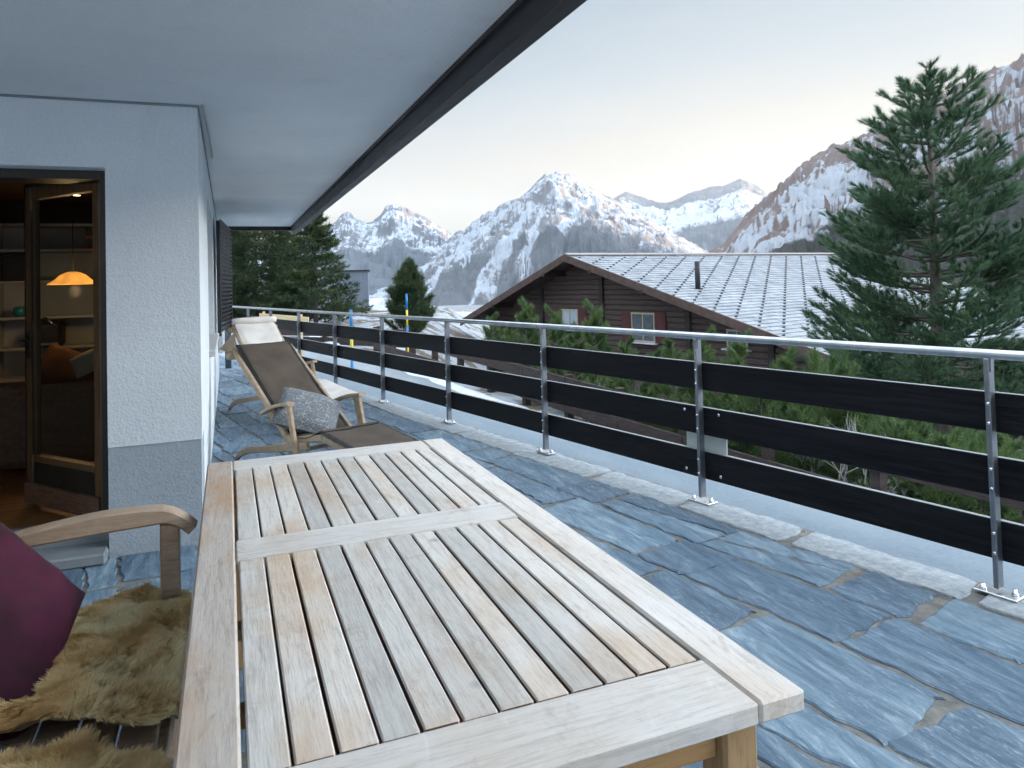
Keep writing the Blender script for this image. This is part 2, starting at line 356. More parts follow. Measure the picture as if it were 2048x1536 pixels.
def tz(x, y): return float(terr(np.array([x]), np.array([y]))[0])
gxs = np.unique(np.concatenate([np.arange(-20, 60, .7), np.linspace(60, 900, 60), -np.linspace(20, 900, 50)]))
gys = np.unique(np.concatenate([np.arange(-6, 80, .7), np.linspace(80, 1300, 80), -np.linspace(6, 300, 20)]))
X, Y = np.meshgrid(gxs, gys); Z = terr(X, Y)-.06
V = np.stack([X.ravel(), Y.ravel(), Z.ravel()], 1); nx = len(gxs); ny = len(gys)
I, J = np.meshgrid(np.arange(nx-1), np.arange(ny-1)); a = (J*nx+I).ravel(); Fc = np.stack([a, a+1, a+nx+1, a+nx], 1)
gm, t, b, o = newmat('snowy_earth'); n1 = noise(t, .9, 8, coord='Object', rough=.7); n2 = noise(t, 7, 6); n3 = noise(t, .13, 5)
earth = ramp(t, n2, [(.3, (.055, .042, .032)), (.5, (.12, .085, .06)), (.7, (.07, .085, .045))])
t.links.new(mixc(t, maprange(t, mth(t, 'ADD', n1, mth(t, 'MULTIPLY', n3, .5)), .68, .76), earth, (.30, .33, .37)), b.inputs['Base Color']); b.inputs['Roughness'].default_value = .95; bump(t, b, n2, .6, .05)
tag(np_mesh('ground', V, Fc, gm, smooth=True), kind='structure')
def strip(name, e0, e1, s0, s1, dz, mat, ne=8, step=.5, jit=0, seed=0, crown=0):
    ss = np.arange(s0, s1+.01, step); es = np.linspace(0, 1, ne)
    S, E_ = np.meshgrid(ss, es, indexing='ij'); lo = e0+jit*pn(S*.9, S*0+seed, 1); hi = e1+jit*pn(S*.8, S*0+seed+9, 2)
    EE = lo+(hi-lo)*E_; x = EE*Nv[0]+S*Dv[0]; y = EE*Nv[1]+S*Dv[1]; z = zroad(S)+dz+crown*np.sin(np.pi*E_)*(1+.6*pn(S*1.3, EE*3, 5))
    V = np.stack([x.ravel(), y.ravel(), z.ravel()], 1); n = ne
    I, J = np.meshgrid(np.arange(n-1), np.arange(len(ss)-1)); a = (J*n+I).ravel(); Fc = np.stack([a, a+1, a+n+1, a+n], 1)
    return tag(np_mesh(name, V, Fc, mat, smooth=True), kind='structure')
rm, t, b, o = newmat('frosty_asphalt'); n1 = noise(t, 1.2, 7, (1, .35, 1)); n2 = noise(t, 90, 3)
t.links.new(mixc(t, maprange(t, n2, .3, .7, 0, .35), ramp(t, n1, [(.35, (.18, .215, .24)), (.65, (.26, .30, .335))]), (.13, .15, .17)), b.inputs['Base Color']); b.inputs['Roughness'].default_value = .85; bump(t, b, n2, .4, .006)
strip('road', -6.0, 7.3, -12, 50, .0, rm, step=.7)
strip('snow_bank', 7.2, 7.6, -12, 50, .008, snowm, ne=7, step=.25, jit=.25, seed=4, crown=.05)

# ------------------------------------------------------------------ terrace paving
RP0 = Vector((3.102, 2.197, 0)); RD = Vector((-.341, 1.642, 0)).normalized(); RN = Vector((RD.y, -RD.x, 0))   # railing line, direction and outward normal
def rl(s, e_, z=0): p = RP0+RD*s+RN*e_; return Vector((p.x, p.y, z))
slate, t, b, o = newmat('blue_slate'); isl = island(t)
ds = (30, 2.2, 6); rot = (0, 0, R(-12))
g = noise(t, 2.0, 9, (7, 1.3, 4), rough=.75, dist=.7, rot=rot); g2 = noise(t, 6, 9, (8, 1.9, 6), rough=.8, rot=rot, dist=.4); big = noise(t, 1.1, 5); fin = noise(t, 120, 3)
c = ramp(t, g, [(.30, (.035, .070, .112)), (.46, (.085, .145, .205)), (.57, (.15, .225, .29)), (.72, (.32, .40, .45))])
c = mixc(t, 1.0, c, ramp(t, isl, [(0, (.66, .70, .76)), (.5, (1, 1, 1.)), (1, (1.38, 1.33, 1.28))]), 'MULTIPLY')
c = mixc(t, mth(t, 'MULTIPLY', maprange(t, g2, .52, .70), maprange(t, big, .40, .62, .15, .85)), c, (.50, .56, .62))
c = mixc(t, maprange(t, g2, .40, .28, 0, .6), c, (.03, .045, .07))
t.links.new(c, b.inputs['Base Color']); t.links.new(maprange(t, g2, .3, .7, .42, .75), b.inputs['Roughness'])
bump(t, b, mth(t, 'ADD', mth(t, 'MULTIPLY', g2, 1.0), mth(t, 'ADD', mth(t, 'MULTIPLY', g, .8), mth(t, 'MULTIPLY', fin, .12))), .5, .010)
pale, t, b, o = newmat('frosted_edge_stone'); g = noise(t, 6, 8, (3, 3, 3), rough=.7); g2 = noise(t, 22, 6, (3, 1, 1), rot=rot)
c = ramp(t, g, [(.3, (.19, .22, .245)), (.5, (.29, .325, .35)), (.7, (.40, .43, .45))]); c = mixc(t, maprange(t, g2, .55, .7, 0, .5), c, (.25, .28, .31)); t.links.new(c, b.inputs['Base Color']); b.inputs['Roughness'].default_value = .85; bump(t, b, mth(t, 'ADD', g, g2), .6, .01)
mortar = M('mortar', (.21, .205, .19), (.12, .12, .115), 14, rough=.95, bmp=.8, bscale=60, bdist=.008)
# mortar bed
s0, s1 = -6.2, 15.2
mb = MB(); A_, B_ = rl(s0, .10), rl(s1, .10)
mb.prism([(-3.5, A_.y, -.009), (A_.x, A_.y, -.009), (B_.x, B_.y, -.009), (-3.5, B_.y, -.009)], (0, 0, -.25))
tag(mb.build('terrace_bed', mortar), kind='structure')
rnd = random.Random(11)
mb = MB(); me_ = MB()
def slab(mbx, quad, top, seed, inset=.010, jag=.013, mi=0):
    """irregular broken-edge slab: subdivided outline pushed about by noise, chamfered rim"""
    P = [Vector((q[0], q[1], 0)) for q in quad]; c_ = sum(P, Vector())/len(P); pts = []
    for i in range(len(P)):
        a_, b_ = P[i], P[(i+1) % len(P)]; L_ = (b_-a_).length; n = max(2, int(L_/.045)); nrm = Vector(((b_-a_).y, -(b_-a_).x, 0)).normalized()
        if (c_-a_).dot(nrm) < 0: nrm = -nrm
        for k in range(n):
            t_ = k/n; p = a_.lerp(b_, t_)
            j = float(pn(np.array([p.x*9.+seed]), np.array([p.y*9.]), seed % 13)[0])*jag*1.6+float(pn(np.array([p.x*30.]), np.array([p.y*30.+seed]), seed % 7)[0])*jag*.6
            edge = min(t_, 1-t_)*L_; rc = max(0, .05-edge)*.35
            pts.append(p+nrm*(inset+j+rc))
    n = len(pts); tl = [(rnd.random()-.5)*.004 for _ in range(2)]
    zf = lambda p: top+tl[0]*(p.x-c_.x)+tl[1]*(p.y-c_.y)
    inn = []
    for p in pts:
        d = (c_-p); q = p+d.normalized()*min(.009, d.length*.3); inn.append(Vector((q.x, q.y, zf(q))))
    mid = [Vector((p.x, p.y, zf(p)-.006)) for p in pts]; bot = [Vector((p.x, p.y, -.03)) for p in pts]
    vs = inn+mid+bot; fs = [tuple(range(n))]
    for i in range(n):
        j = (i+1) % n; fs += [(i, i+n, j+n, j), (i+n, i+2*n, j+2*n, j+n)]
    mbx.add(vs, fs, mi)
# rows of slabs parallel to the railing, counted inward; edge course of pale stones first
row_e = [.085, -.20]; 
while row_e[-1] > -7.0: row_e.append(row_e[-1]-rnd.uniform(.24, .48))
sd_ = 0
def wob(e_, s): return .05*float(pn(np.array([s*.9]), np.array([e_*3.1]), 2)[0]) if e_ < 0 and e_ > -6.9 else 0
for r_ in range(len(row_e)-1):
    e1_, e0_ = row_e[r_], row_e[r_+1]; s = s0+rnd.uniform(0, .4)
    while s < s1:
        Ls = rnd.uniform(.75, 1.15) if r_ == 0 else rnd.choice([rnd.uniform(.35, .6), rnd.uniform(.6, 1.2), rnd.uniform(.6, 1.0)])
        sk = rnd.uniform(-.07, .07); sk0 = wob(e0_, s)*2; sd_ += 1
        q = [rl(s+sk0, e1_+wob(e1_, s)), rl(s+Ls, e1_+wob(e1_, s+Ls)), rl(s+Ls+sk, e0_+wob(e0_, s+Ls)), rl(s, e0_+wob(e0_, s))]
        if min(p.x for p in q) > -3.4 and not (max(p.x for p in q) < -.2 and min(p.y for p in q) > 4.4):
            if r_ > 0 and Ls > .6 and e1_-e0_ > .3 and rnd.random() < .5:
                k = rnd.uniform(.3, .7); a2 = q[0].lerp(q[3], k); b2 = q[1].lerp(q[2], rnd.uniform(.3, .7))
                slab(mb, [q[0], q[1], b2, a2], rnd.uniform(-.004, .004), sd_); slab(mb, [a2, b2, q[2], q[3]], rnd.uniform(-.004, .004), sd_+500)
            else: slab(me_ if r_ == 0 else mb, q, rnd.uniform(-.003, .004), sd_, inset=.005 if r_ == 0 else .011)
        s += Ls
tag(mb.build('terrace_paving', slate), kind='structure'); tag(me_.build('terrace_edge_stones', pale), kind='structure')
flash, t, b, o = newmat('zinc_flashing'); n = noise(t, 40, 5); n2 = noise(t, 2.5, 5, (1, .4, 1))
t.links.new(mixc(t, maprange(t, n2, .35, .7, 0, .5), ramp(t, n, [(.3, (.13, .18, .225)), (.7, (.18, .235, .285))]), (.24, .29, .33)), b.inputs['Base Color']); b.inputs['Roughness'].default_value = .7; bump(t, b, n, .3, .003)
mb = MB(); mb.prism([rl(s0, .095, -.012), rl(s1, .095, -.012), rl(s1, .78, -.03), rl(s0, .78, -.03)], (0, 0, -.12))
tag(mb.build('terrace_edge_flashing', flash), kind='structure')
mb = MB(); mb.prism([rl(s0, -.2, -.27), rl(s1, -.2, -.27), rl(s1, .75, -.27), rl(s0, .75, -.27)], (0, 0, -4))
tag(mb.build('terrace_retaining_wall', base_grey), kind='structure')

lit = random.Random(17); m_ = MB()
for k in range(420):
    s_ = lit.uniform(-2, 12); e__ = lit.choice([lit.gauss(-.22, .05), lit.uniform(-3, 0), lit.gauss(-.55, .05)]); p = rl(s_, e__, .005); a__ = lit.uniform(0, 6.28); d = Vector((math.cos(a__), math.sin(a__), lit.uniform(-.02, .12)))*lit.uniform(.012, .035); n__ = Vector((-d.y, d.x, 0)).normalized()*.0012
    m_.add([p-n__, p+n__, p+d+n__*.5, p+d-n__*.5], [(0, 1, 2, 3)])
tag(m_.build('needle_litter', M('dry_needles', (.16, .085, .045), (.08, .05, .03))), kind='stuff')
# ------------------------------------------------------------------ railing
rail = empty('terrace_railing', rl(0, 0), 'stainless steel terrace railing with three black boards running along the slate paving', 'railing')
rz_ = math.atan2(RD.y, RD.x); rail.rotation_euler = (0, 0, rz_)      # local x along the railing, local -y outward
mb = MB(); mb.tube([(-4.2, 0, 1.045), (15.1, 0, 1.045)], .021, 14); mb.build('handrail', steel, rail)
SP = 1.677
for i in range(-2, 10):
    x = i*SP
    pb = MB(); pb.box((x, 0, .53), (.022, .05, .995), bev=.003); pb.box((x, -.001, 1.0), (.03, .03, .06)); po = pb.build('post', steel_dk, rail)
    bb = MB(); bb.box((x, 0, .010), (.17, .085, .010), bev=.002)
    for q in (-1, 1):
        bb.lathe((x+q*.055, q*.018, .014), [(.0, .0), (.014, .0), (.014, .010), (.008, .012), (.008, .024), (0, .024)], 8)
    bb.build('base_plate', steel_br, po)
    for zc in (.787, .504, .228):
        for dz in (-.04, .045):
            MB().tube([(x-.004, .022, zc+dz), (x-.004, .034, zc+dz)], .007, 8).build('bolt', steel_br, po)
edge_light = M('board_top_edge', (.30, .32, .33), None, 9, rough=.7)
for zc in (.787, .504, .228):
    for i in range(-3, 9):
        a_ = i*SP+.002; b_ = (i+1)*SP-.002
        if b_ > 15: continue
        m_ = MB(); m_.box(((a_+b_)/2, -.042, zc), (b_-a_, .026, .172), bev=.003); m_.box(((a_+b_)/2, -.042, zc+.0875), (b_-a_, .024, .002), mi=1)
        m_.build('board', [black_board, edge_light], rail)
m_ = MB(); m_.box((SP+.01, -.064, .365), (.33, .01, .185), bev=.002); pl = m_.build('metal_plate', plate_grey, rail)
for q in (-.13, .15):
    for z in (.56, .18): MB().tube([(SP+q, -.029, z), (SP+q, -.022, z)], .010, 10).build('plate_bolt', steel_br, rail)

# ------------------------------------------------------------------ the house with the soffit over the terrace
WX, WY, CZ = -.145, 4.44, 2.47
house = empty('apartment_house', (WX, WY, 0), 'white rendered house with grey painted base and a deep overhanging ceiling', 'house')
def hb(x0, x1, y0, y1, z0, z1, mb=None, **k):
    mb = mb or MB(); mb.box(((x0+x1)/2-WX, (y0+y1)/2-WY, (z0+z1)/2), (x1-x0, y1-y0, z1-z0), **k); return mb
DX = -.61; DT = 2.10
# facade (facing the camera): pier beside the door, lintel, part beyond the door; then the long side wall
fb = MB()
fb.prism([(x-WX, 0, z) for x, z in ((-5, 0), (-2.1, 0), (-2.1, DT), (DX, DT), (DX, .585), (WX, .585), (WX, CZ), (-5, CZ))], (0, .34, 0))
fb.build('facade_wall', wall_white, house)
hb(DX, WX-.004, WY+.004, WY+.34, -.02, .583).build('painted_base', base_grey, house)
WY0, WY1, WZ0, WZ1 = 6.35, 8.75, .93, 2.2
sw = MB()
hb(WX-.3, WX, WY+.342, WY0, -.02, CZ-.003, sw); hb(WX-.3, WX, WY1, 12.95, -.02, CZ-.003, sw); hb(WX-.3, WX-.001, WY0, WY1, WZ1, CZ-.003, sw); hb(WX-.3, WX-.001, WY0, WY1, -.02, WZ0, sw)
sw.build('side_wall', wall_white, house)
m_ = MB(); hb(WX-.26, WX-.19, WY0+.003, WY1-.003, WZ0+.003, WZ0+.07, m_); hb(WX-.26, WX-.19, WY0+.003, WY1-.003, WZ1-.07, WZ1-.003, m_)
for yy in (WY0+.003, (WY0+WY1)/2-.035, WY1-.073): hb(WX-.262, WX-.188, yy, yy+.07, WZ0+.072, WZ1-.072, m_)
wf = m_.build('window', M('white_window_frame', (.55, .56, .56)), house)
hb(WX-.235, WX-.225, WY0+.07, WY1-.07, WZ0+.07, WZ1-.07).build('pane', dark_glass, wf)
hb(WX-.19, WX+.05, WY0-.05, WY1+.05, WZ0-.05, WZ0+.002, bev=.006).build('window_sill', sill_m, house)
# open black shutter folded back beside the window
m_ = MB(); a_ = Vector((WX+.03-WX, 9.0-WY, 0)); b_ = Vector((.02-WX, 10.75-WY, 0)); dd = (b_-a_); n_ = Vector((dd.y, -dd.x, 0)).normalized()
for p, q in ((a_, a_+dd*.05), (b_-dd*.05, b_)):
    m_.prism([p+Vector((0, 0, .88)), q+Vector((0, 0, .88)), q+Vector((0, 0, 2.22)), p+Vector((0, 0, 2.22))], n_*.04)
for k in range(26):
    z = .90+k*.051; p = a_+dd*.05; q = b_-dd*.05
    m_.add([p+Vector((0, 0, z)), q+Vector((0, 0, z)), q+n_*.045+Vector((0, 0, z+.06)), p+n_*.045+Vector((0, 0, z+.06)), p+Vector((0, 0, z+.01)), q+Vector((0, 0, z+.01)), q+n_*.045+Vector((0, 0, z+.07)), p+n_*.045+Vector((0, 0, z+.07))],
          [(0, 1, 2, 3), (4, 7, 6, 5), (0, 4, 5, 1), (2, 6, 7, 3), (0, 3, 7, 4), (1, 5, 6, 2)])
m_.build('shutter', shutter_blk, house)
m_ = MB(); m_.tube([(.14, 12.99-WY+.05, .1), (.14, 12.99-WY+.05, CZ-.08)], .05, 12); m_.build('downpipe', steel_dk, house)
m_ = MB(); hb(WX+.002, WX+.07, 11.9, 12.2, .45, .75, m_, bev=.01); hb(WX+.002, WX+.05, 11.95, 12.1, .76, 1.0, m_, bev=.01); m_.build('meter_box', sill_m, house)
# soffit and its dark fascia beams
m_ = MB(); P = [(-5-WX, -3-WY, CZ), (1.035-WX, -3-WY, CZ), (1.035-WX, 12.9-WY, CZ), (-5-WX, 12.9-WY, CZ)]; m_.prism(P, (0, 0, .25)); m_.build('soffit', soffit_m, house)
m_ = MB(); hb(1.037, 1.115, -3.0, 12.98, 2.335, CZ+.3, m_, bev=.004); hb(1.02, 1.04, -3, 12.9, 2.445, CZ+.003, m_); hb(-.145, 1.036, 12.902, 12.98, 2.40, CZ+.3, m_); m_.build('fascia_board', fascia_m, house)
m_ = MB(); hb(1.116, 1.20, -3.0, 13.0, 2.50, 2.72, m_); m_.build('gutter', steel_dk, house)
rr = random.Random(3); m_ = MB()
for k in range(160):
    y = rr.gauss(6.1, .35); p = Vector((1.03-WX+rr.uniform(-.01, .01), y-WY, CZ-.012+rr.uniform(-.02, .005))); d = Vector((rr.uniform(-1, 1), rr.uniform(-1, 1), rr.uniform(-1.2, .3)))*.018
    m_.add([p, p+d, p+d*.6+Vector((0, .006, .006))], [(0, 1, 2)])
m_.build('moss', spruce_leaf, house)
# grey trim strip where the walls meet the soffit, thin cable along it
m_ = MB(); hb(-5, WX+.008, WY-.009, WY-.001, CZ-.014, CZ-.001, m_); hb(WX+.001, WX+.010, WY, 12.9, CZ-.014, CZ-.001, m_); m_.build('trim_strip', trim_grey, house)
m_ = MB(); m_.tube([(-.0+.03, -.05, CZ-.012), (.045, .8, CZ-.012), (.05, 1.7, CZ-.010)], .007, 8); m_.build('cable', sill_m, house)
# door opening: frame lining, threshold, step
m_ = MB(); hb(DX-.045, DX-.001, WY+.12, WY+.338, .10, DT-.001, m_); hb(-2.05, DX-.046, WY+.12, WY+.336, DT-.05, DT-.002, m_); m_.build('door_frame', door_dark, house)
m_ = MB(); hb(-2.1, DX-.002, WY-.10, WY+.12, .0, .06, m_, bev=.01); hb(-2.1, DX-.004, WY+.121, WY+.34, .0, .13, m_); m_.build('doorstep', trim_grey, house)
# the room behind the door
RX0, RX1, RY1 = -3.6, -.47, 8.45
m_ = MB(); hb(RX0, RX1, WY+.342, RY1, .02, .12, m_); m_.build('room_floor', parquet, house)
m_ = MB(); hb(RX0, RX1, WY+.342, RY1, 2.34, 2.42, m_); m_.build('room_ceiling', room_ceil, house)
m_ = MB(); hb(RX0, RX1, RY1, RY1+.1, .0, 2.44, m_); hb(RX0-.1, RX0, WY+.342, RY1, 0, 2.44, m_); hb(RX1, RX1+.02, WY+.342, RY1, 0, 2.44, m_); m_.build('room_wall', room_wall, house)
# glazed door leaf, hinged at the right jamb and swung into the room
hx, hy = -.655, 4.70; ex, ey = -1.15, 5.32; ang = math.atan2(ey-hy, ex-hx); W_ = math.hypot(ex-hx, ey-hy)
door = bpy.data.objects.new('door', None); col.objects.link(door); door.parent = house; door.location = (hx-WX, hy-WY, .14); door.rotation_euler = (0, 0, ang)
door['label'] = 'glazed oak door leaf standing open into the room'
HD = 1.95; m_ = MB()
m_.box((.035, 0, HD/2), (.07, .055, HD), bev=.006); m_.box((W_-.035, 0, HD/2), (.07, .055, HD), bev=.006); m_.box((W_/2, 0, HD-.04), (W_-.142, .052, .078)); m_.box((W_/2, 0, .275), (W_-.142, .052, .035))
m_.build('leaf_frame', door_wood, door)
m_ = MB(); m_.box((W_/2, .0, .19), (W_-.142, .05, .13)); m_.box((W_+.004, 0, HD/2), (.006, .06, HD)); m_.box((W_-.075, .026, 1.05), (.012, .008, 1.5)); m_.box((W_/2, 0, HD+.012), (W_, .06, .02)); m_.build('dark_panel', door_dark, door)
m_ = MB(); m_.box((W_/2, .032, .065), (W_-.01, .03, .125), bev=.004); m_.build('weather_board', board_brown, door)
m_ = MB(); m_.box((W_/2, 0, 1.08), (W_-.142, .006, 1.57)); m_.build('pane', glass_m, door)
m_ = MB(); m_.tube([(W_-.035, .03, 1.0), (W_-.035, .075, 1.0), (W_-.13, .075, 1.0)], .009, 8); m_.box((W_-.035, .031, .97), (.03, .008, .16)); m_.build('handle', door_dark, door)
m_ = MB(); m_.box((.03, .04, HD+.01), (.06, .03, .035)); m_.build('hinge', steel_dk, door)

# furniture in the room
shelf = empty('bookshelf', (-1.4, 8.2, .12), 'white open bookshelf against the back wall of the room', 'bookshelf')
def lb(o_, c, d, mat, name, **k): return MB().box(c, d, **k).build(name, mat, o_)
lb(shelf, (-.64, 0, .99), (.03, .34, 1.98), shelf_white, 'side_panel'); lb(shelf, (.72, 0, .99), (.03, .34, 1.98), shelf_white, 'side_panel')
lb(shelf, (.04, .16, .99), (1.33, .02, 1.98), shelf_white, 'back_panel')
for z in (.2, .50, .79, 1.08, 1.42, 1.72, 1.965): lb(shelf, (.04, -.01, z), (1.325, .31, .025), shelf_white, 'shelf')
def small(name, loc, label, cat, group=None): return empty(name, loc, label, cat, group)
so_ = small('speaker_box', (-1.84, 8.10, 1.553), 'black speaker box on the upper shelf left of the door', 'speaker'); lb(so_, (0, 0, .12), (.24, .2, .24), shutter_blk, 'case', bev=.01)
bw = MB().lathe((-1.83, 8.08, 1.2126), [(0, 0), (.035, .0), (.055, .03), (.058, .06), (.05, .09), (.03, .10), (0, .10)], 20).build('vase', M('teal_glaze', (.02, .22, .27), rough=.2)); tag(bw, 'small round teal vase on the middle shelf', 'vase')
mc = small('coffee_machine', (-1.60, 8.06, .923), 'black machine with chrome lever on the lower shelf behind the glass', 'appliance')
lb(mc, (0, 0, .12), (.26, .22, .24), shutter_blk, 'body', bev=.03); MB().tube([(-.06, -.08, .25), (.0, -.12, .28), (.1, -.13, .18)], .008, 8).build('lever', steel_br, mc); lb(mc, (0, -.1, .03), (.22, .12, .02), steel_dk, 'tray')
bk = random.Random(5)
for i, (z, n) in enumerate(((1.8526, 5), (1.5526, 0))):
    for k in range(n):
        c_ = [(.16, .03, .02), (.05, .06, .12), (.2, .12, .05), (.10, .02, .03), (.03, .05, .05)][k]
        o_ = MB().box((-1.14, 8.08, 1.855+k*.043+.019), (.30-bk.random()*.05, .2, .038), bev=.003).build('book', M('book_cover_'+['red', 'navy', 'tan', 'maroon', 'green'][k], c_))
        tag(o_, ['red book at the bottom of the flat pile on the top shelf', 'navy book second from the bottom of the flat pile', 'tan book in the middle of the flat pile on the top shelf', 'maroon book second from the top of the flat pile', 'dark green book lying on top of the flat pile'][k], 'book', 'books lying on the top shelf')
# sofa, cushions and blanket
sofa = empty('sofa', (-1.55, 6.75, .12), 'rounded brown sofa standing in the room behind the open door', 'sofa')
def pillow_mesh(w_, h_, th, n=14, sub=.0, corner=.06):
    vs = []; fs = []
    for sgn in (1, -1):
        for i in range(n+1):
            for j in range(n+1):
                u = -1+2*i/n; v = -1+2*j/n; k = (1-abs(u)**2.6)*(1-abs(v)**2.6); z = sgn*th/2*max(k, 0)**.42
                pinch = 1-corner*(1-(abs(u*v)))*(abs(u)**3+abs(v)**3)*.5
                vs.append(Vector((u*w_/2*pinch, v*h_/2*pinch, z)))
    m1 = (n+1)**2
    for q in (0, 1):
        for i in range(n):
            for j in range(n): a = q*m1+i*(n+1)+j; f = (a, a+1, a+n+2, a+n+1); fs.append(f if q else f[::-1])
    return vs, fs
def pillow(name, w_, h_, th, mat, M4, parent=None, wr=0.0, seed=0, n=22):
    vs, fs = pillow_mesh(w_, h_, th, n); m1 = len(vs)//2
    if wr:
        for i, v in enumerate(vs):
            d = float(fbm(np.array([v.x*7+seed]), np.array([v.y*7+seed*3.]), 3, seed)[0])*wr*(1 if abs(v.z) > 1e-6 else 0); v.z += d
    mb = MB().add([M4 @ v for v in vs], fs, 0, True); o_ = mb.build(name, mat, parent)
    import bmesh
    bm = bmesh.new(); bm.from_mesh(o_.data); bmesh.ops.remove_doubles(bm, verts=bm.verts, dist=1e-4); bm.to_mesh(o_.data); bm.free()
    return o_
T = Matrix.Translation; Rot = Matrix.Rotation
pillow('seat', 2.0, .9, .34, sofa_m, T((0, .15, .28)), sofa, .01, 1); pillow('backrest', 2.1, .62, .34, sofa_m, T((0, -.38, .32)) @ Rot(R(86), 4, 'X'), sofa, .02, 2)
for q in (-1, 1): pillow('arm', .95, .5, .3, sofa_m, T((q*1.0, .1, .36)) @ Rot(R(90), 4, 'Z') @ Rot(R(90), 4, 'X'), sofa, .01, 3)
lb(sofa, (0, .1, .07), (1.9, .85, .1), door_dark, 'base')
tag(pillow('cushion', .5, .4, .14, M('rust_cushion', (.10, .045, .025), rough=.9), T((-1.22, 6.95, .76)) @ Rot(R(24), 4, 'Y') @ Rot(R(60), 4, 'X'), None, .01, 5), 'rust brown cushion leaning on the sofa back behind the glass', 'cushion')
tag(pillow('cushion', .26, .18, .12, M('pale_cushion', (.34, .35, .31), rough=.9), T((-1.06, 6.80, .86)) @ Rot(R(-25), 4, 'Y') @ Rot(R(65), 4, 'X'), None, .01, 6), 'pale grey cushion with the rust one on the sofa back', 'cushion')
# pendant lamp
lampc = Vector((-1.24, 7.2, 1.50)); lamp = empty('pendant_lamp', lampc, 'glowing amber glass pendant lamp hanging in the room', 'lamp')
amb, t, b, o = newmat('amber_glass'); b.inputs['Base Color'].default_value = (.9, .5, .15, 1); lw = noise(t, 9, 3)
b.inputs['Emission Color'].default_value = (1, .36, .055, 1); t.links.new(maprange(t, lw, .3, .7, .42, .9), b.inputs['Emission Strength'])
MB().lathe((0, 0, 0), [(.195, .0), (.185, .010), (.14, .040), (.10, .080), (.06, .100), (.03, .108), (.03, .103), (.058, .095), (.095, .074), (.135, .035), (.18, .005), (.195, 0)], 36).build('lamp_shade', amb, lamp)
bl, t, b, o = newmat('bulb_glow'); b.inputs['Emission Color'].default_value = (1, .75, .4, 1); b.inputs['Emission Strength'].default_value = 8
MB().lathe((0, 0, .04), [(0, -.035), (.025, -.025), (.035, 0), (.025, .028), (.012, .05), (0, .05)], 14).build('bulb', bl, lamp)
MB().tube([(0, 0, .125), (0, 0, .84)], .004, 6).build('cord', door_dark, lamp)
pl_ = bpy.data.lights.new('lamp_light', 'POINT'); pl_.energy = 2.4; pl_.color = (1, .62, .28); pl_.shadow_soft_size = .05; plo = bpy.data.objects.new('lamp_light', pl_); col.objects.link(plo); plo.parent = lamp; plo.location = (0, 0, -.06)
for k, (x, y) in enumerate(((-1.444, 6.62), (-1.30, 7.75))):
    sp = empty('ceiling_spotlight', (x, y, 2.34), ['recessed ceiling spotlight left of the open door leaf', 'ceiling spotlight seen through the door glass'][k], 'spotlight', 'ceiling spotlights')
    MB().lathe((0, 0, 0), [(.03, -.001), (.055, -.006), (.06, -.001), (.06, 0)], 20).build('ring', steel_br, sp); MB().lathe((0, 0, 0), [(0, -.003), (.032, -.003)], 16).build('bulb', bl, sp)

# ------------------------------------------------------------------ teak table
TX0, TX1, TY0, TY1, TZ = -.082, .858, .935, 3.055, .75
tbl = empty('garden_table', ((TX0+TX1)/2, (TY0+TY1)/2, 0), 'weathered slatted teak garden table beside the white house wall', 'table')
ox, oy = (TX0+TX1)/2, (TY0+TY1)/2
def tb(x0, x1, y0, y1, z0, z1, mb, bev=.004, **k): mb.box(((x0+x1)/2-ox, (y0+y1)/2-oy, (z0+z1)/2), (x1-x0, y1-y0, z1-z0), bev=bev, **k)
slat_side = M('brown_slat_side', (.16, .085, .04), (.09, .05, .025), 8, rough=.8)
TH = .036; PX0, PX1 = .010, .766
m_ = MB(); tb(TX0, PX0-.0015, TY0, TY1, TZ-TH, TZ, m_, .005); m_.build('side_board', table_tan, tbl); m_ = MB(); tb(PX1+.0015, TX1, TY0, TY1, TZ-TH, TZ, m_, .005); m_.build('side_board', table_frame, tbl)
for y0_, y1_ in ((TY0+.001, 1.083), (1.945, 2.09), (2.915, TY1-.001)):
    m_ = MB(); tb(PX0, PX1, y0_, y1_, TZ-TH, TZ-.0008, m_, .004); m_.build('cross_board', table_side, tbl)
for y0_, y1_ in ((1.089, 1.939), (2.096, 2.909)):
    m_ = MB(); n = 12; wdt = (PX1-PX0-.006)/n
    for k in range(n):
        jx = rnd.uniform(-.0008, .0008); x = PX0+.006+k*wdt+jx; tb(x, x+wdt-.0048-rnd.uniform(0, .001), y0_+rnd.uniform(0, .002), y1_, TZ-.046, TZ-.0015-rnd.uniform(0, .0018), m_, .003, sidemi=1)
    m_.build('slat_panel', [table_wood, slat_side], tbl)
for y_ in (1.35, 1.68, 2.33, 2.68): m_ = MB(); tb(PX0-.02, PX1+.02, y_-.02, y_+.02, TZ-.075, TZ-.048, m_, .002); m_.build('batten', apron_wood, tbl)
for q in ((TX0+.05, TX0+.075, 1.09, 2.93), (TX1-.075, TX1-.05, 1.09, 2.93), (TX0+.12, TX1-.12, TY0+.075, TY0+.1), (TX0+.12, TX1-.12, TY1-.1, TY1-.075)):
    m_ = MB(); tb(*q, TZ-TH-.085, TZ-TH-.002, m_); m_.build('apron', apron_wood, tbl)
for lx in (TX0+.085, TX1-.085):
    for ly in (TY0+.09, TY1-.09):
        m_ = MB(); tb(lx-.034, lx+.034, ly-.034, ly+.034, .0, TZ-TH-.002, m_, .006); m_.build('leg', woodleg if 'woodleg' in globals() else globals().setdefault('woodleg', woodmat('teak_leg', (.46, .30, .15), (.30, .18, .08), (.48, .28, .12), grain=(25, 25, 2))), tbl)

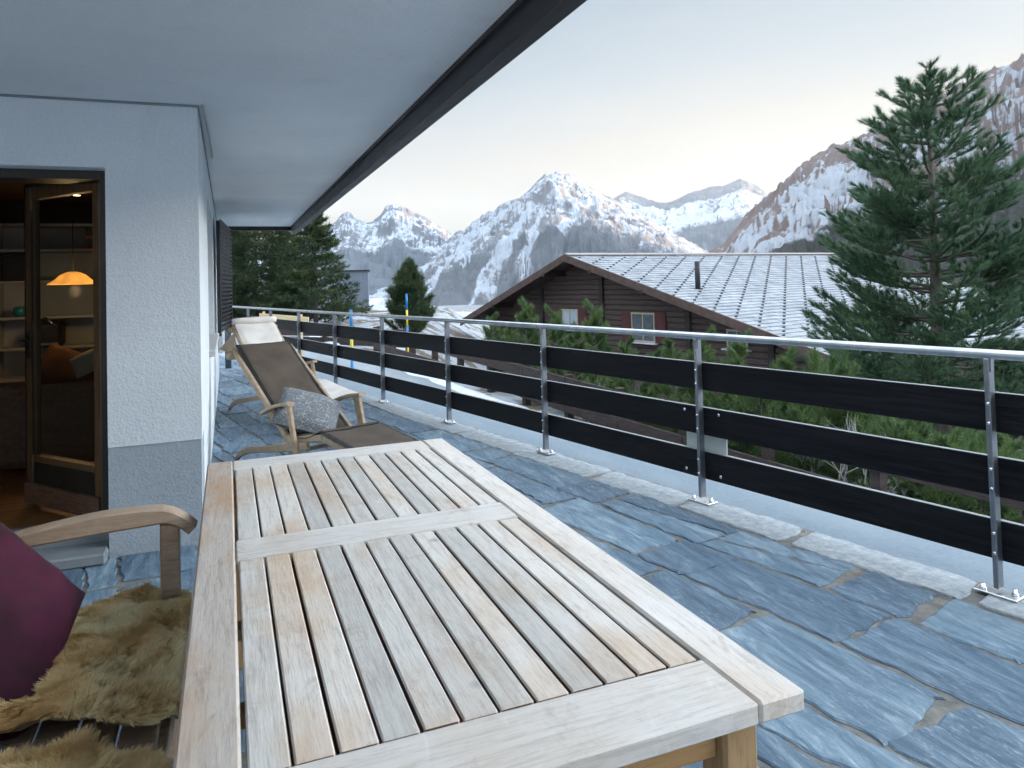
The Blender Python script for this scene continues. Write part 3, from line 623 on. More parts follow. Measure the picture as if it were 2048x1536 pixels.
# ------------------------------------------------------------------ bench with sheepskins and cushions
BX0, BX1, BY0, BY1, SZ = -.70, -.14, 1.05, 2.50, .43
ben = empty('garden_bench', ((BX0+BX1)/2, (BY0+BY1)/2, 0), 'teak garden bench with curved armrest at the left side of the table', 'bench')
bo = Vector(((BX0+BX1)/2, (BY0+BY1)/2, 0))
def bl_(p): return Vector(p)-bo
m_ = MB()
for k in range(7):
    y_ = BY0+.05+k*(BY1-BY0-.1)/6; 
for k in range(6):
    x = BX0+.06+k*.088; m_.box(bl_((x, (BY0+BY1)/2, SZ-.01)), (.081, BY1-BY0-.02, .02), bev=.004)
m_.build('seat', bench_wood, ben)
m_ = MB(); m_.box(bl_((BX1-.012, (BY0+BY1)/2, SZ-.06)), (.026, BY1-BY0-.14, .07), bev=.003); m_.box(bl_((BX0+.05, (BY0+BY1)/2, SZ-.06)), (.026, BY1-BY0-.1, .07), bev=.003)
for y_ in (BY0+.03, (BY0+BY1)/2, BY1-.03): m_.box(bl_(((BX0+BX1)/2, y_, SZ-.056)), (BX1-BX0-.12, .026, .06), bev=.003)
m_.build('seat_frame', bench_wood, ben)
for yy in (BY0+.02, BY1-.02):
    MB().box(bl_((BX1-.035, yy, .355)), (.055, .045, .71), bev=.006).build('front_leg', bench_wood, ben)
    MB().sweep([bl_((BX0+.03, yy, 0)), bl_((BX0+.03, yy, .43)), bl_((BX0-.06, yy, 1.0))], (0, 1, 0), .045, .055).build('rear_leg', bench_wood, ben)
    pts = []; 
    for k in range(29):
        u = k/28; x = BX0-.02+(BX1+.030-(BX0-.02))*u; z = .712+.012*math.sin(u*math.pi*1.3-1.1)+.020*u-.050*max(0, (u-.84)/.16)**2
        pts.append(bl_((x, yy, z)))
    MB().sweep(pts, (0, 1, 0), .062, [.034+.022*math.sin((k/28)**1.5*math.pi)*(1 if k < 24 else 1-.1*(k-23)) for k in range(29)]).build('armrest', bench_wood, ben)
m_ = MB(); a_ = bl_((BX0-.055, BY0, .96)); b_ = bl_((BX0-.055, BY1, .96)); m_.bar(a_, b_, .03, .07, bev=.004)
for k in range(14): y_ = BY0+.08+k*(BY1-BY0-.16)/13; m_.bar(bl_((BX0+.02, y_, .50)), bl_((BX0-.05, y_, .93)), .05, .014, (1, 0, 0), bev=.002)
m_.bar(bl_((BX0+.025, BY0+.04, .49)), bl_((BX0+.025, BY1-.04, .49)), .03, .05, bev=.003); m_.build('backrest', bench_wood, ben)
hide_m = M('skin_hide', (.40, .33, .22), rough=.9)
def sheepskin(name, cx, cy, rx, ry, seed, label, zt, nh=190000, drape=0):
    rs = np.random.RandomState(seed); root = empty(name, (cx, cy, zt), label, 'sheepskin')
    def outline(a): return 1+.10*np.sin(3*a+seed)+.07*np.sin(5*a+seed*2)+.04*np.sin(9*a)
    def surf(x, y):
        z = .045+.045*fbm(x*5+seed, y*5, 3, seed)
        fx = BX1+.0-(cx+x); z = z-np.where(fx < 0, (-fx)*1.6, 0)   # front edge hangs over the seat
        wall_ = (cx+x)-(BX0+.08); return z+np.where(wall_ < 0, -wall_*1.4, 0)
    n1, n2 = 22, 64; vs = [(0, 0, float(surf(np.array(0.), np.array(0.))))]
    for i in range(1, n1+1):
        for k in range(n2):
            a = 2*np.pi*k/n2; q = i/n1*outline(a); x, y = rx*q*math.copysign(abs(math.cos(a))**.75, math.cos(a)), ry*q*math.copysign(abs(math.sin(a))**.75, math.sin(a))
            z = float(surf(np.array(x), np.array(y))); vs.append((x*.94, y*.94, z-(.016 if i == n1 else 0)))
    fs = [(0, 1+k, 1+(k+1) % n2) for k in range(n2)]
    for i in range(n1-1):
        for k in range(n2): a = 1+i*n2+k; b_ = 1+i*n2+(k+1) % n2; fs.append((a, a+n2, b_+n2, b_))
    MB().add(vs, fs, 0, True).build('hide', hide_m, root)
    a = rs.rand(nh)*2*np.pi; q = np.sqrt(rs.rand(nh))*outline(a); sg = np.sign
    x = rx*q*sg(np.cos(a))*np.abs(np.cos(a))**.75; y = ry*q*sg(np.sin(a))*np.abs(np.sin(a))**.75; z = surf(x, y)
    # hairs gather into curling locks
    cell = .014; lx = np.floor(x/cell+.5*pn(x*40, y*40, 5)); ly = np.floor(y/cell+.5*pn(y*40, x*40, 6)); hsh = (lx*7919+ly*104729+seed)
    ra = np.mod(np.sin(hsh*12.9898)*43758.5453, 1.0); rb = np.mod(np.sin(hsh*78.233)*24634.6345, 1.0)
    ang = 3.2*fbm(x*5, y*5, 3, seed+2)*2+ra*1.2+rs.rand(nh)*2.2; lean = .22+.4*rb
    ln = .028*(.75+.5*rb)*(.8+.4*rs.rand(nh)); ctrx = (lx+.5)*cell-x; ctry = (ly+.5)*cell-y
    dx = np.cos(ang)*lean; dy = np.sin(ang)*lean; rim = np.clip((q/outline(a)-.85)/.15, 0, 1)
    dx = dx+rim*np.cos(a)*.8; dy = dy+rim*np.sin(a)*.8; up = 1-.65*rim
    p0 = np.stack([x, y, z-.004], 1); d1 = np.stack([dx*.4, dy*.4, up], 1)*ln[:, None]*.55
    d2 = np.stack([dx*1.3, dy*1.3, up*.45], 1)*ln[:, None]*.5; pull = np.stack([ctrx, ctry, np.zeros(nh)], 1)
    p1 = p0+d1+pull*.12; p2 = p1+d2+pull*.22
    sd = np.cross(d1+d2, rs.randn(nh, 3)); sd /= np.linalg.norm(sd, axis=1)[:, None]+1e-9; wd = (.0006+.0004*rs.rand(nh))[:, None]
    V = np.stack([p0-sd*wd, p0+sd*wd, p1+sd*wd*.8, p1-sd*wd*.8, p2+sd*wd*.25, p2-sd*wd*.25], 1).reshape(-1, 3)
    b0 = np.arange(nh)*6; Fc = np.concatenate([np.stack([b0, b0+1, b0+2, b0+3], 1), np.stack([b0+3, b0+2, b0+4, b0+5], 1)])
    tip = np.tile(np.array([0, 0, .6, .6, 1, 1.]), nh); np_mesh('wool', V, Fc, fur, root, True, {'tip': ('POINT', tip)})
    return root
sheepskin('sheepskin', -.34, 2.18, .30, .34, 4, 'shaggy cream sheepskin on the bench seat below the armrest', SZ+.004)
sheepskin('sheepskin', -.34, 1.37, .30, .345, 9, 'second shaggy sheepskin on the bench seat nearest the camera', SZ+.004)
def quad_pillow(name, c0, c1, c2, th, mat, label, wr=.018, seed=1):
    """pillow spanned by corner c0 and its two neighbours c1, c2"""
    c0, c1, c2 = map(Vector, (c0, c1, c2)); a = c1-c0; b_ = c2-c0; ctr = c0+(a+b_)/2; w_, h_ = a.length, b_.length
    x_ = a.normalized(); n_ = x_.cross(b_).normalized(); y_ = n_.cross(x_); M4 = Matrix((x_, y_, n_)).transposed().to_4x4(); M4.translation = ctr
    sh = Matrix.Identity(4); sh[0][1] = b_.normalized().dot(x_)/max(b_.normalized().dot(y_), .3)*1.0
    o_ = pillow(name, w_*1.05, h_*b_.normalized().dot(y_)*1.05, th, mat, M4 @ sh, None, wr, seed); return tag(o_, label, 'cushion')
quad_pillow('cushion', dep(162, 1188, 2.0), dep(35, 1545, 1.60), dep(-120, 965, 2.05), .15, velvet, 'plum purple velvet cushion standing on the bench against its back')
quad_pillow('cushion', dep(10, 1500, 1.52), dep(-60, 1760, 1.32), dep(-220, 1420, 1.5), .12, M('charcoal_cushion', (.03, .035, .05), rough=.95), 'charcoal cushion at the near end of the bench', seed=3)

# ------------------------------------------------------------------ deck chairs
def deck_chair(origin, phi, bt, bz, cloth, cloth2, label, group, headroll):
    root = empty('deck_chair', (origin[0], origin[1], 0), label, 'deck chair', group, rz=R(phi))
    P = lambda u, tt, z: Vector((u, -tt, z))       # local: u across, tt towards the foot end
    for q in (-1, 1):
        MB().bar(P(q*.25, .14, .26), P(q*.245, bt-.02, bz+.01), .028, .05, (0, 0, 1), bev=.005).build('back_rail', chair_wood, root)
        pts = [P(q*.285, -.36+.52*k/9, .465+.130*(k/9)+.020*math.sin(k/9*math.pi)) for k in range(10)]
        MB().sweep(pts, (1, 0, 0), [.045+.018*math.sin(k/9*2.6) for k in range(10)], .026).build('armrest', chair_wood, root)
        MB().bar(P(q*.278, .10, .585), P(q*.278, .30, .0), .026, .052, (0, 1, 0), bev=.005).build('front_leg', chair_wood, root)
        pts = [P(q*.248, -1.00, .0), P(q*.248, -.90, .07), P(q*.248, -.72, .13), P(q*.248, -.3, .20), P(q*.248, .1, .27), P(q*.248, .34, .32)]
        MB().sweep(pts, (1, 0, 0), .028, [.03, .05, .055, .05, .05, .055]).build('rear_leg', chair_wood, root)
        MB().bar(P(q*.222, .02, .31), P(q*.222, .52, .40), .026, .045, bev=.004).build('seat_rail', chair_wood, root)
        MB().bar(P(q*.218, .50, .395), P(q*.218, 1.22, .31), .026, .045, bev=.004).build('foot_rail', chair_wood, root)
    MB().bar(P(-.25, 1.1, .31), P(-.25, 1.2, .0), .026, .04, (0, 1, 0)).build('foot_leg', chair_wood, root); MB().bar(P(.25, 1.1, .31), P(.25, 1.2, .0), .026, .04, (0, 1, 0)).build('foot_leg', chair_wood, root)
    m_ = MB(); m_.tube([P(-.295, bt-.035, bz-.035), P(-.28, bt-.035, bz-.035), P(.28, bt-.035, bz-.035), P(.295, bt-.035, bz-.035)], [.030, .036, .036, .030], 14); m_.build('headboard', chair_wood, root)
    MB().tube([P(-.25, .30, .29), P(.25, .30, .29)], .014, 8).build('stretcher', chair_wood, root); MB().tube([P(-.25, -.55, .16), P(.25, -.55, .16)], .014, 8).build('stretcher', chair_wood, root)
    # padded cover: curved strip with thickness
    def pad(path, w0, w1, th, name, mats, seed):
        n = 26; pts = []; tot = [0]
        for i in range(1, len(path)): tot.append(tot[-1]+(Vector(path[i])-Vector(path[i-1])).length)
        m_ = MB(); nu = 14; rows = []
        for k in range(n+1):
            d_ = tot[-1]*k/n; i = max(j for j in range(len(path)-1) if tot[j] <= d_+1e-9); f = (d_-tot[i])/(tot[i+1]-tot[i]); p = Vector(path[i]).lerp(Vector(path[i+1]), f); rows.append((p, (Vector(path[i+1])-Vector(path[i])).normalized(), w0+(w1-w0)*k/n))
        vs = []; 
        for k, (p, d_, w_) in enumerate(rows):
            if 0 < k < n: d_ = (rows[k-1][1]+rows[k+1][1]).normalized()
            nr = Vector((1, 0, 0)).cross(d_); nr = nr if nr.z > 0 else -nr; endt = min(1, math.sqrt(max(min(k, n-k), .15)/2.0))
            for sgn in (1, -1):
                for j in range(nu+1):
                    u = -1+2*j/nu; edge = (1-abs(u)**6)**.5 if abs(u) < 1 else 0
                    wv = .006*float(pn(np.array([u*2.+seed]), np.array([k*.5]), seed)[0])
                    vs.append(p+Vector((u*w_/2, 0, 0))+nr*(sgn*th/2*edge*endt+(th/2)+wv-.010*(1-u*u)))
        rw = 2*(nu+1); fs = []; mi = []
        for k in range(n):
            for h2 in (0, 1):
                for j in range(nu):
                    a = k*rw+h2*(nu+1)+j; m_.f.append((a, a+1, a+rw+1, a+rw)); m_.m.append(0 if (h2 == 0 and 0 < j < nu-1) else 1); m_.sm.append(True)
            for j in (0, nu): a = k*rw+j; m_.f.append((a, a+nu+1, a+rw+nu+1, a+rw)); m_.m.append(1); m_.sm.append(True)
        for k in (0, n):
            for j in range(nu): a = k*rw+j; m_.f.append((a, a+1, a+nu+2, a+nu+1)); m_.m.append(1); m_.sm.append(True)
        m_.v = [tuple(v) for v in vs]; return m_.build(name, mats, root)
    pad([P(0, .06, .30), P(0, (bt+.06)*.5, (bz+.30)*.5-.02), P(0, bt+.03, bz+.0), P(0, bt-.02, bz+.035)], .475, .475, .045, 'back_cover', [cloth, cloth2], 1)
    pad([P(0, .04, .315), P(0, .3, .345), P(0, .50, .415)], .48, .48, .04, 'seat_cover', [cloth, cloth2], 2)
    pad([P(0, .51, .415), P(0, .85, .37), P(0, 1.25, .33)], .48, .48, .03, 'foot_cover', [cloth, cloth2], 3)
    if headroll:
        m_ = MB(); m_.tube([P(-.26, bt+.02, bz+.06), P(-.15, bt+.02, bz+.062), P(.15, bt+.02, bz+.062), P(.26, bt+.02, bz+.06)], [.036, .04, .04, .036], 14); m_.build('head_roll', cloth, root)
        m_ = MB(); m_.add([P(-.27, bt+.1, bz-.06), P(-.41, bt-.0, bz-.25), P(-.25, bt+.2, bz-.33), P(-.26, bt+.06, bz-.3)], [(0, 1, 3), (0, 3, 2), (1, 2, 3)]); m_.build('loose_flap', M('tan_canvas', (.55, .42, .31)), root)
    return root
deck_chair((.62, 5.62), 20, -1.0, .90, brown_cloth, black_cloth, 'wooden deck chair with brown canvas cover and leaf print cushion behind the table', 'deck chairs on the terrace', False)
deck_chair((.57, 8.35), 20, -.84, .98, cream_cloth, cream_cloth, 'wooden deck chair with cream canvas cover farther along the terrace', 'deck chairs on the terrace', True)
# grey cushion lying in the brown chair
o_ = R(20); Wd = Vector((math.cos(o_), math.sin(o_), 0)); Dd = Vector((math.sin(o_), -math.cos(o_), 0)); pc = Vector((.62, 5.62, 0))+Dd*(-.02)+Vector((0, 0, .485))-Wd*.07
nrm = (Dd*.60+Vector((0, 0, .80))).normalized(); xx = Wd; yy = nrm.cross(xx); Mx = Matrix((xx, yy, nrm)).transposed().to_4x4(); Mx.translation = pc
tag(pillow('cushion', .46, .40, .16, leafy, Mx @ Rot(R(-33), 4, 'Z'), None, .012, 8), 'grey leaf print cushion lying in the brown deck chair', 'cushion')

# ------------------------------------------------------------------ snow poles, wooden barrier, road fence
def road_pt(e_, s): return Vector((e_*Nv[0]+s*Dv[0], e_*Nv[1]+s*Dv[1], 0))
blue_p = M('pole_blue', (.01, .20, .52), rough=.4); yel_p = M('pole_yellow', (.78, .62, .06), rough=.4)
def pole(px, py, D, label):
    p = dep(px, py, D); root = empty('snow_pole', p, label, 'snow pole', 'snow poles along the road')
    for k in range(4): MB().tube([(0, 0, k*.5), (0, 0, (k+1)*.5-.001)], .032, 10).build('band', (yel_p, blue_p)[k % 2], root)
pole(816, 717, 22.3, 'farther blue and yellow snow pole in front of the dense round conifer'); pole(706, 812, 15, 'nearer blue and yellow snow pole just outside the railing')
raw = M('raw_plank', (.70, .56, .34), (.60, .46, .26), 4, stretch=(1, 1, 8), rough=.8)
pA = dep(528, 634, 18.5); pB = dep(603, 640, 18.0); bar = empty('plank_barrier', (pA.x, pA.y, tz(pA.x, pA.y)), 'pale raw wood plank barrier standing on two posts beyond the railing', 'barrier')
z0 = bar.location.z; m_ = MB(); dd = (pB-pA); a_ = Vector((0, 0, pA.z-z0)); m_.bar(a_-dd*.12, a_+dd*1.18, .035, .17, bev=.003); m_.build('plank', raw, bar)
for q in (.0, 1.0): MB().bar(dd*q+Vector((0, .035, 0))*1.0-Vector((0, 0, dd.z*q)), dd*q+Vector((0, .035, a_.z+.14)), .06, .06, (0, 1, 0)).build('post', raw, bar)
fence_w = M('dark_fence_wood', (.045, .030, .027), (.025, .017, .016), 5, stretch=(1, 1, 6), rough=.85, bmp=.4, bdist=.01)
fen = empty('road_fence', road_pt(8, 5.0), 'dark brown two rail wooden fence along the far side of the road', 'fence')
fo = fen.location
ps = [-4.4+1.63*k for k in range(0, 18)]
for s in ps:
    p = road_pt(8, s); z = float(zroad(s)); m_ = MB(); m_.box((p.x-fo.x, p.y-fo.y, z+.28-fo.z), (.15, .13, 1.10), Rot(DA, 3, 'Z'), bev=.01); m_.build('post', fence_w, fen)
for i in range(len(ps)-1):
    for zc in (.68, .22):
        a_ = road_pt(7.9, ps[i]-.05)-fo; b_ = road_pt(7.9, ps[i+1]-.06)-fo; a_.z = float(zroad(ps[i]))+zc; b_.z = float(zroad(ps[i+1]))+zc
        MB().bar(a_, b_, .045, .23, bev=.006).build('rail', fence_w, fen)
cf = [(816, 697, 23.0), (760, 694, 25.0), (705, 692, 26.5), (650, 690, 27.0), (600, 689, 27.0), (552, 688, 26.5)]
cpt = [dep(*q_) for q_ in cf]; bf = empty('bend_fence', cpt[0], 'dark close boarded fence curving along the far bend of the road', 'fence')
for i in range(len(cpt)):
    a_ = cpt[i]-cpt[0]; MB().box(a_+Vector((0, 0, .25)), (.14, .14, .95), Rot(.3*i, 3, 'Z'), bev=.01).build('post', fence_w, bf)
    if i < len(cpt)-1:
        b_ = cpt[i+1]-cpt[0]
        for zc in (.16, .47): MB().bar(a_+Vector((0, -.1, zc)), b_+Vector((0, -.1, zc)), .05, .27, bev=.006).build('rail', fence_w, bf)
for q, (px, py) in enumerate(((1153, 820), (1464, 918))):
    p = onz(px, py, -1.32); p.z = tz(p.x, p.y); tag(MB().box(p+Vector((0, 0, .05)), (.26, .2, .13), Rot(.5, 3, 'Z'), bev=.03).build('snow_lump', snowm), ['frozen snow lump lying at the foot of the road fence', 'frozen snow lump behind the pale metal plate'][q], 'snow')

# ------------------------------------------------------------------ chalet
CD = 34.0
apex = dep(1130, 512, CD); cdir = Vector((.977, .214, 0)).normalized(); cn = Vector((cdir.y, -cdir.x, 0))    # ridge direction; cn points towards the viewer side
RL = 22.4; SLR, SLL = .286, .338; LR, LL = 14.2, 9.9; base_z = -7.0
cha = empty('chalet', (apex.x, apex.y, base_z), 'brown timber chalet with red shutters and a frosted tiled roof', 'house')
def cp(s, r_, z): v = cn*s+cdir*r_; return Vector((v.x, v.y, z-base_z))     # chalet coordinates: s down-slope side, r along the ridge, absolute z
az = apex.z
timber = M('chalet_timber', (.075, .05, .043), (.045, .032, .029), 3, stretch=(.6, .6, 14), rough=.75, bmp=.5, bdist=.02, bscale=3)
verge = M('verge_timber', (.085, .05, .040), (.055, .033, .028), 4, rough=.7)
under = M('eave_timber', (.045, .028, .024), None, 3, rough=.8)
redw = M('red_shutter', (.085, .016, .013), (.06, .012, .010), 5, stretch=(1, 1, .1), rough=.6)
tile, t, b, o = newmat('frosted_tiles'); n1 = noise(t, 1.5, 7); n2 = noise(t, 18, 5, (1, 1, 3)); i = island(t)
t.links.new(mixc(t, maprange(t, mth(t, 'ADD', n2, mth(t, 'MULTIPLY', mth(t, 'SUBTRACT', n1, .5), .8)), .30, .56), (.17, .195, .225), mixc(t, i, (.26, .285, .32), (.35, .375, .41))), b.inputs['Base Color']); b.inputs['Roughness'].default_value = .75; bump(t, b, n2, .3, .02)
guard = M('snow_guard', (.02, .022, .027), None, 5, rough=.6)
def roof_half(side, Ls, sl):
    m_ = MB(); nc = int(Ls/.34)
    for k in range(nc):
        s_a, s_b = k*.34, (k+1)*.34+.03; za = az-s_a*sl+.0; zb = az-s_b*sl
        nt_ = int(RL/.42) if side > 0 else 1; sg = 1 if side > 0 else -1
        for j in range(nt_):
            r0, r1 = -.0+RL*j/nt_, RL*(j+1)/nt_-(.008 if side > 0 else 0); jz = rnd.uniform(-.006, .006); js = rnd.uniform(-.02, .02)
            vs = [cp(sg*s_a, r0, za+.012), cp(sg*s_a, r1, za+.012), cp(sg*(s_b+js), r1, zb+.052+jz*.6), cp(sg*(s_b+js), r0, zb+.052+jz*.6), cp(sg*(s_b+js), r0, zb+.0), cp(sg*(s_b+js), r1, zb+.0)]
            m_.add(vs, [(0, 1, 2, 3), (3, 2, 5, 4)], 0)
        if side > 0 and k > 0:
            for j in range(16):
                r = (.9+j*1.42-.49*k) % RL; s_c = s_a+.22; zc_ = az-s_c*sl+.05
                if r < RL-.3: m_.add([cp(s_c-.06, r-.02, zc_+.015), cp(s_c-.06, r+.02, zc_+.015), cp(s_c+.04, r+.055, zc_+.04), cp(s_c+.04, r-.055, zc_+.04), cp(s_c+.04, r+.055, zc_-.02), cp(s_c+.04, r-.055, zc_-.02)], [(0, 1, 2, 3), (3, 2, 4, 5), (1, 4, 2), (0, 3, 5)], 1)
    return m_.build('roof', [tile, guard], cha)
rf = roof_half(1, LR, SLR); rf2 = roof_half(-1, LL, SLL)
m_ = MB()
for sg, Ls, sl in ((1, LR, SLR), (-1, LL, SLL)):
    m_.prism([cp(0, .02, az-.0), cp(sg*Ls, .02, az-sl*Ls), cp(sg*Ls, .02, az-sl*Ls-.10), cp(0, .02, az-.10)], cdir*(RL-.04))
m_.build('roof_deck', under, cha)
m_ = MB()
for sg, Ls, sl in ((1, LR+.1, SLR), (-1, LL+.1, SLL)):
    m_.prism([cp(0, -.06, az+.08), cp(sg*Ls, -.06, az-sl*Ls+.08), cp(sg*Ls, -.06, az-sl*Ls-.26), cp(0, -.06, az-.26)], cdir*.07); m_.build('verge_board', verge, cha); m_ = MB(); m_.prism([cp(0, RL, az+.08), cp(sg*Ls, RL, az-sl*Ls+.08), cp(sg*Ls, RL, az-sl*Ls-.26), cp(0, RL, az-.26)], cdir*.07); m_.build('verge_board', verge, cha); m_ = MB()
m_ = MB(); m_.bar(cp(LR+.12, 0, az-SLR*LR-.02), cp(LR+.12, RL, az-SLR*LR-.02), .12, .12); m_.build('gutter', guard, cha); m_ = MB(); m_.bar(cp(-LL-.12, 0, az-SLL*LL-.02), cp(-LL-.12, RL, az-SLL*LL-.02), .12, .12); m_.build('gutter', guard, cha)
rc = M('ridge_tile', (.30, .27, .26), None, 5, rough=.7); m_ = MB(); 
for k in range(56): m_.prism([cp(-.22, k*.4, az+.04), cp(0, k*.4, az+.15), cp(.22, k*.4, az+.05)], cdir*.385)
m_.build('ridge_cap', rc, cha)
WI = 1.3       # the gable wall stands back under the verge
m_ = MB(); sl_, sr_ = -LL+1.0, LR-1.4
m_.prism([cp(sl_, WI, az-SLL*abs(sl_)-.12), cp(0, WI, az-.12), cp(sr_, WI, az-SLR*sr_-.12), cp(sr_, WI, base_z-3), cp(sl_, WI, base_z-3)], cdir*(RL-2*WI)); wn_ = cdir
def gw(px, py):
    p = onplane(px, py, apex+cdir*WI, cdir); d = p-apex; return d.dot(cn), p.z
for k in range(42):      # log courses
    z = base_z+1+k*.235
    lo = max(sl_, -(az-.16-z)/SLL); hi = min(sr_, (az-.16-z)/SLR)
    if hi > lo: m_.box(cp((lo+hi)/2, WI-.03, z), (.06, hi-lo-.06, .205), Matrix((cdir, cn, Vector((0, 0, 1)))).transposed(), bev=.02)
m_.build('wall', timber, cha)
CM = Matrix((cdir, cn, Vector((0, 0, 1)))).transposed()
dk = M('chalet_post', (.022, .015, .014), None, 4, rough=.7)
for px in (1088, 1208, 1380, 1545):
    s, z = gw(px, 640); zt = az-.3-(SLR*s if s > 0 else -SLL*s)
    MB().box(cp(s, WI-.10, (zt+base_z)/2), (.16, .26, zt-base_z), CM, bev=.01).build('corner_post', dk, cha)
for px, py in ((1130, 545), (1330, 603), (1225, 560), (1025, 592)):
    s, z = gw(px, py); zt = az-.14-(SLR*s if s > 0 else -SLL*s); MB().box(cp(s, WI/2-.02, zt-.12), (WI+.1, .2, .2), CM, bev=.01).build('purlin', dk, cha)
curt = M('curtain', (.42, .48, .58), (.30, .35, .42), 9, stretch=(8, 8, .2), rough=.8)
def cwin(x0, x1, y0, y1, shut, label=None, curtain=False):
    s1_, z1 = gw(x0, y0); s2_, z2 = gw(x1, y1); s, z = (s1_+s2_)/2, (z1+z2)/2; w_, h_ = abs(s2_-s1_), abs(z1-z2); q = WI-.09
    fr_ = MB(); fr_.box(cp(s, q, z+h_/2), (.07, w_+.1, .07), CM); fr_.box(cp(s, q, z-h_/2), (.07, w_+.1, .07), CM)
    for d in (-w_/2, 0, w_/2): fr_.box(cp(s+d, q, z), (.065, .06, h_-.07), CM)
    wo = fr_.build('window', M('pale_frame', (.42, .38, .28)), cha); MB().box(cp(s, q+.01, z), (.03, w_, h_-.07), CM).build('pane', curt if curtain else dark_glass, wo)
    MB().box(cp(s, q-.08, z-h_/2-.07), (.22, w_+.35, .06), CM).build('window_sill', snowm, cha)
    for sg, ww in shut:
        m_ = MB(); ctr = s+sg*(w_/2+.06+ww/2); m_.box(cp(ctr, q+.0, z), (.05, ww, h_+.12), CM, bev=.01)
        for k in range(3): m_.box(cp(ctr, q-.035, z-h_/2+.15+k*(h_-.3)/2), (.02, ww-.1, .08), CM)
        m_.build('shutter', redw, cha)
cwin(1128, 1159, 619, 658, ((-1, .62), (1, .62)), curtain=True); cwin(1267, 1313, 626, 684, ((-1, .62), (1, .62))); cwin(1458, 1498, 660, 697, ())
cwin(1216, 1246, 770, 820, ((1, .5),)); 
# low red balcony and annex hidden behind the pines
MB().box(cp(4.2, -.2, -3.4), (2.6, 8.5, .16), CM).build('balcony_floor', timber, cha); MB().box(cp(4.2, -1.5, -2.85), (.08, 8.6, 1.0), CM, bev=.01).build('balcony_parapet', timber, cha)
# stove pipe on the roof
nr = (cdir.cross(cn*1.0+Vector((0, 0, -SLR)))).normalized(); pb_ = onplane(1396, 577, apex+Vector((0, 0, .05)), nr); pt_ = pb_+Vector((0, 0, 1.15)); bs = Vector((apex.x, apex.y, base_z))
MB().tube([pb_-bs-Vector((0, 0, .1)), pt_-bs], .11, 14).build('stove_pipe', guard, cha)

# ------------------------------------------------------------------ other buildings
hut_m = M('grey_cladding', (.17, .20, .25), (.13, .155, .20), 2, stretch=(12, 12, .2), rough=.6)
hp = dep(708, 640, 60); hut = empty('tower_house', (hp.x, hp.y, -3.0), 'grey clad flat roofed tower house behind the spruces', 'house')
MB().box((0, 0, 4.1), (2.5, 3, 3.0), Rot(-.2, 3, 'Z')).build('clad_storey', hut_m, hut); MB().box((0, 0, 5.65), (2.7, 3.2, .12), Rot(-.2, 3, 'Z')).build('roof', guard, hut); MB().box((0, .1, 2.5), (2.2, 2.6, .4), Rot(-.2, 3, 'Z')).build('shadow_gap', shutter_blk, hut); MB().box((.0, 0, 1.2), (2.4, 2.8, 2.2), Rot(-.2, 3, 'Z')).build('wall', wall_white, hut)
for k in range(9): MB().box((-1.12+k*.28, -1.55, 4.1), (.02, .03, 2.9), Rot(0, 3, 'Z'))
ochre = M('ochre_render', (.55, .44, .30), None, 3, rough=.9); pinkw = M('cream_render', (.58, .50, .44), None, 3, rough=.9); rroof = M('brown_roof', (.20, .12, .09), rough=.8); wood_o = M('orange_wood', (.34, .15, .06), rough=.8)
def small_house(px, py, D, w_, dp, h_, wallm, roofm, label, snow=True, rot=.3, nwin=3):
    p = dep(px, py, D); hs = empty('village_house', p, label, 'house', 'houses in the valley village', rz=rot)
    MB().box((0, 0, -1), (w_, dp, h_*2+2), None).build('wall', wallm, hs)
    m_ = MB(); m_.prism([(-w_/2-.6, -dp/2-.5, h_), (w_/2+.6, -dp/2-.5, h_), (0, -dp/2-.5, h_+w_*.27)], (0, dp+1, 0)); m_.build('roof', snowm if snow else roofm, hs)
    for k in range(nwin):
        for r_ in range(2): MB().box((-w_/2+w_*(k+.8)/(nwin+.6), -dp/2-.02, h_*.55-r_*h_*.95), (w_*.08, .08, h_*.34)).build('window', dark_glass, hs)
small_house(890, 672, 150, 6.5, 8, 2.6, pinkw, rroof, 'cream village house left of the railing post', True, -.3)
small_house(916, 668, 165, 7, 8, 3.2, ochre, rroof, 'taller ochre village house right of the railing post', True, .5)
small_house(952, 681, 140, 8.5, 9, 2.6, ochre, rroof, 'wide ochre village house with three dark windows beside the pines', True, .25)
small_house(872, 652, 190, 8, 8, 2.4, pinkw, rroof, 'small cream village house behind the round conifer', False, .1)
small_house(905, 737, 70, 6, 6, 1.0, rroof, rroof, 'low snow roofed barn below the village', True, .6, 1)
small_house(965, 722, 62, 5, 6, 1.0, wood_o, rroof, 'orange timber barn with snowy roof below the fence', True, -.5, 2)
small_house(1758, 955, 30, 3.0, 3.5, .7, wood_o, rroof, 'orange timber shed seen under the big pine', True, .2, 1)
small_house(742, 638, 75, 3.5, 4, 1.2, wood_o, rroof, 'snow roofed timber hut between tower house and round conifer', True, .5, 1)
small_house(762, 648, 62, 3.0, 3.5, .8, guard, rroof, 'dark shed with long snowy roof beyond the road', True, 1.1, 0)

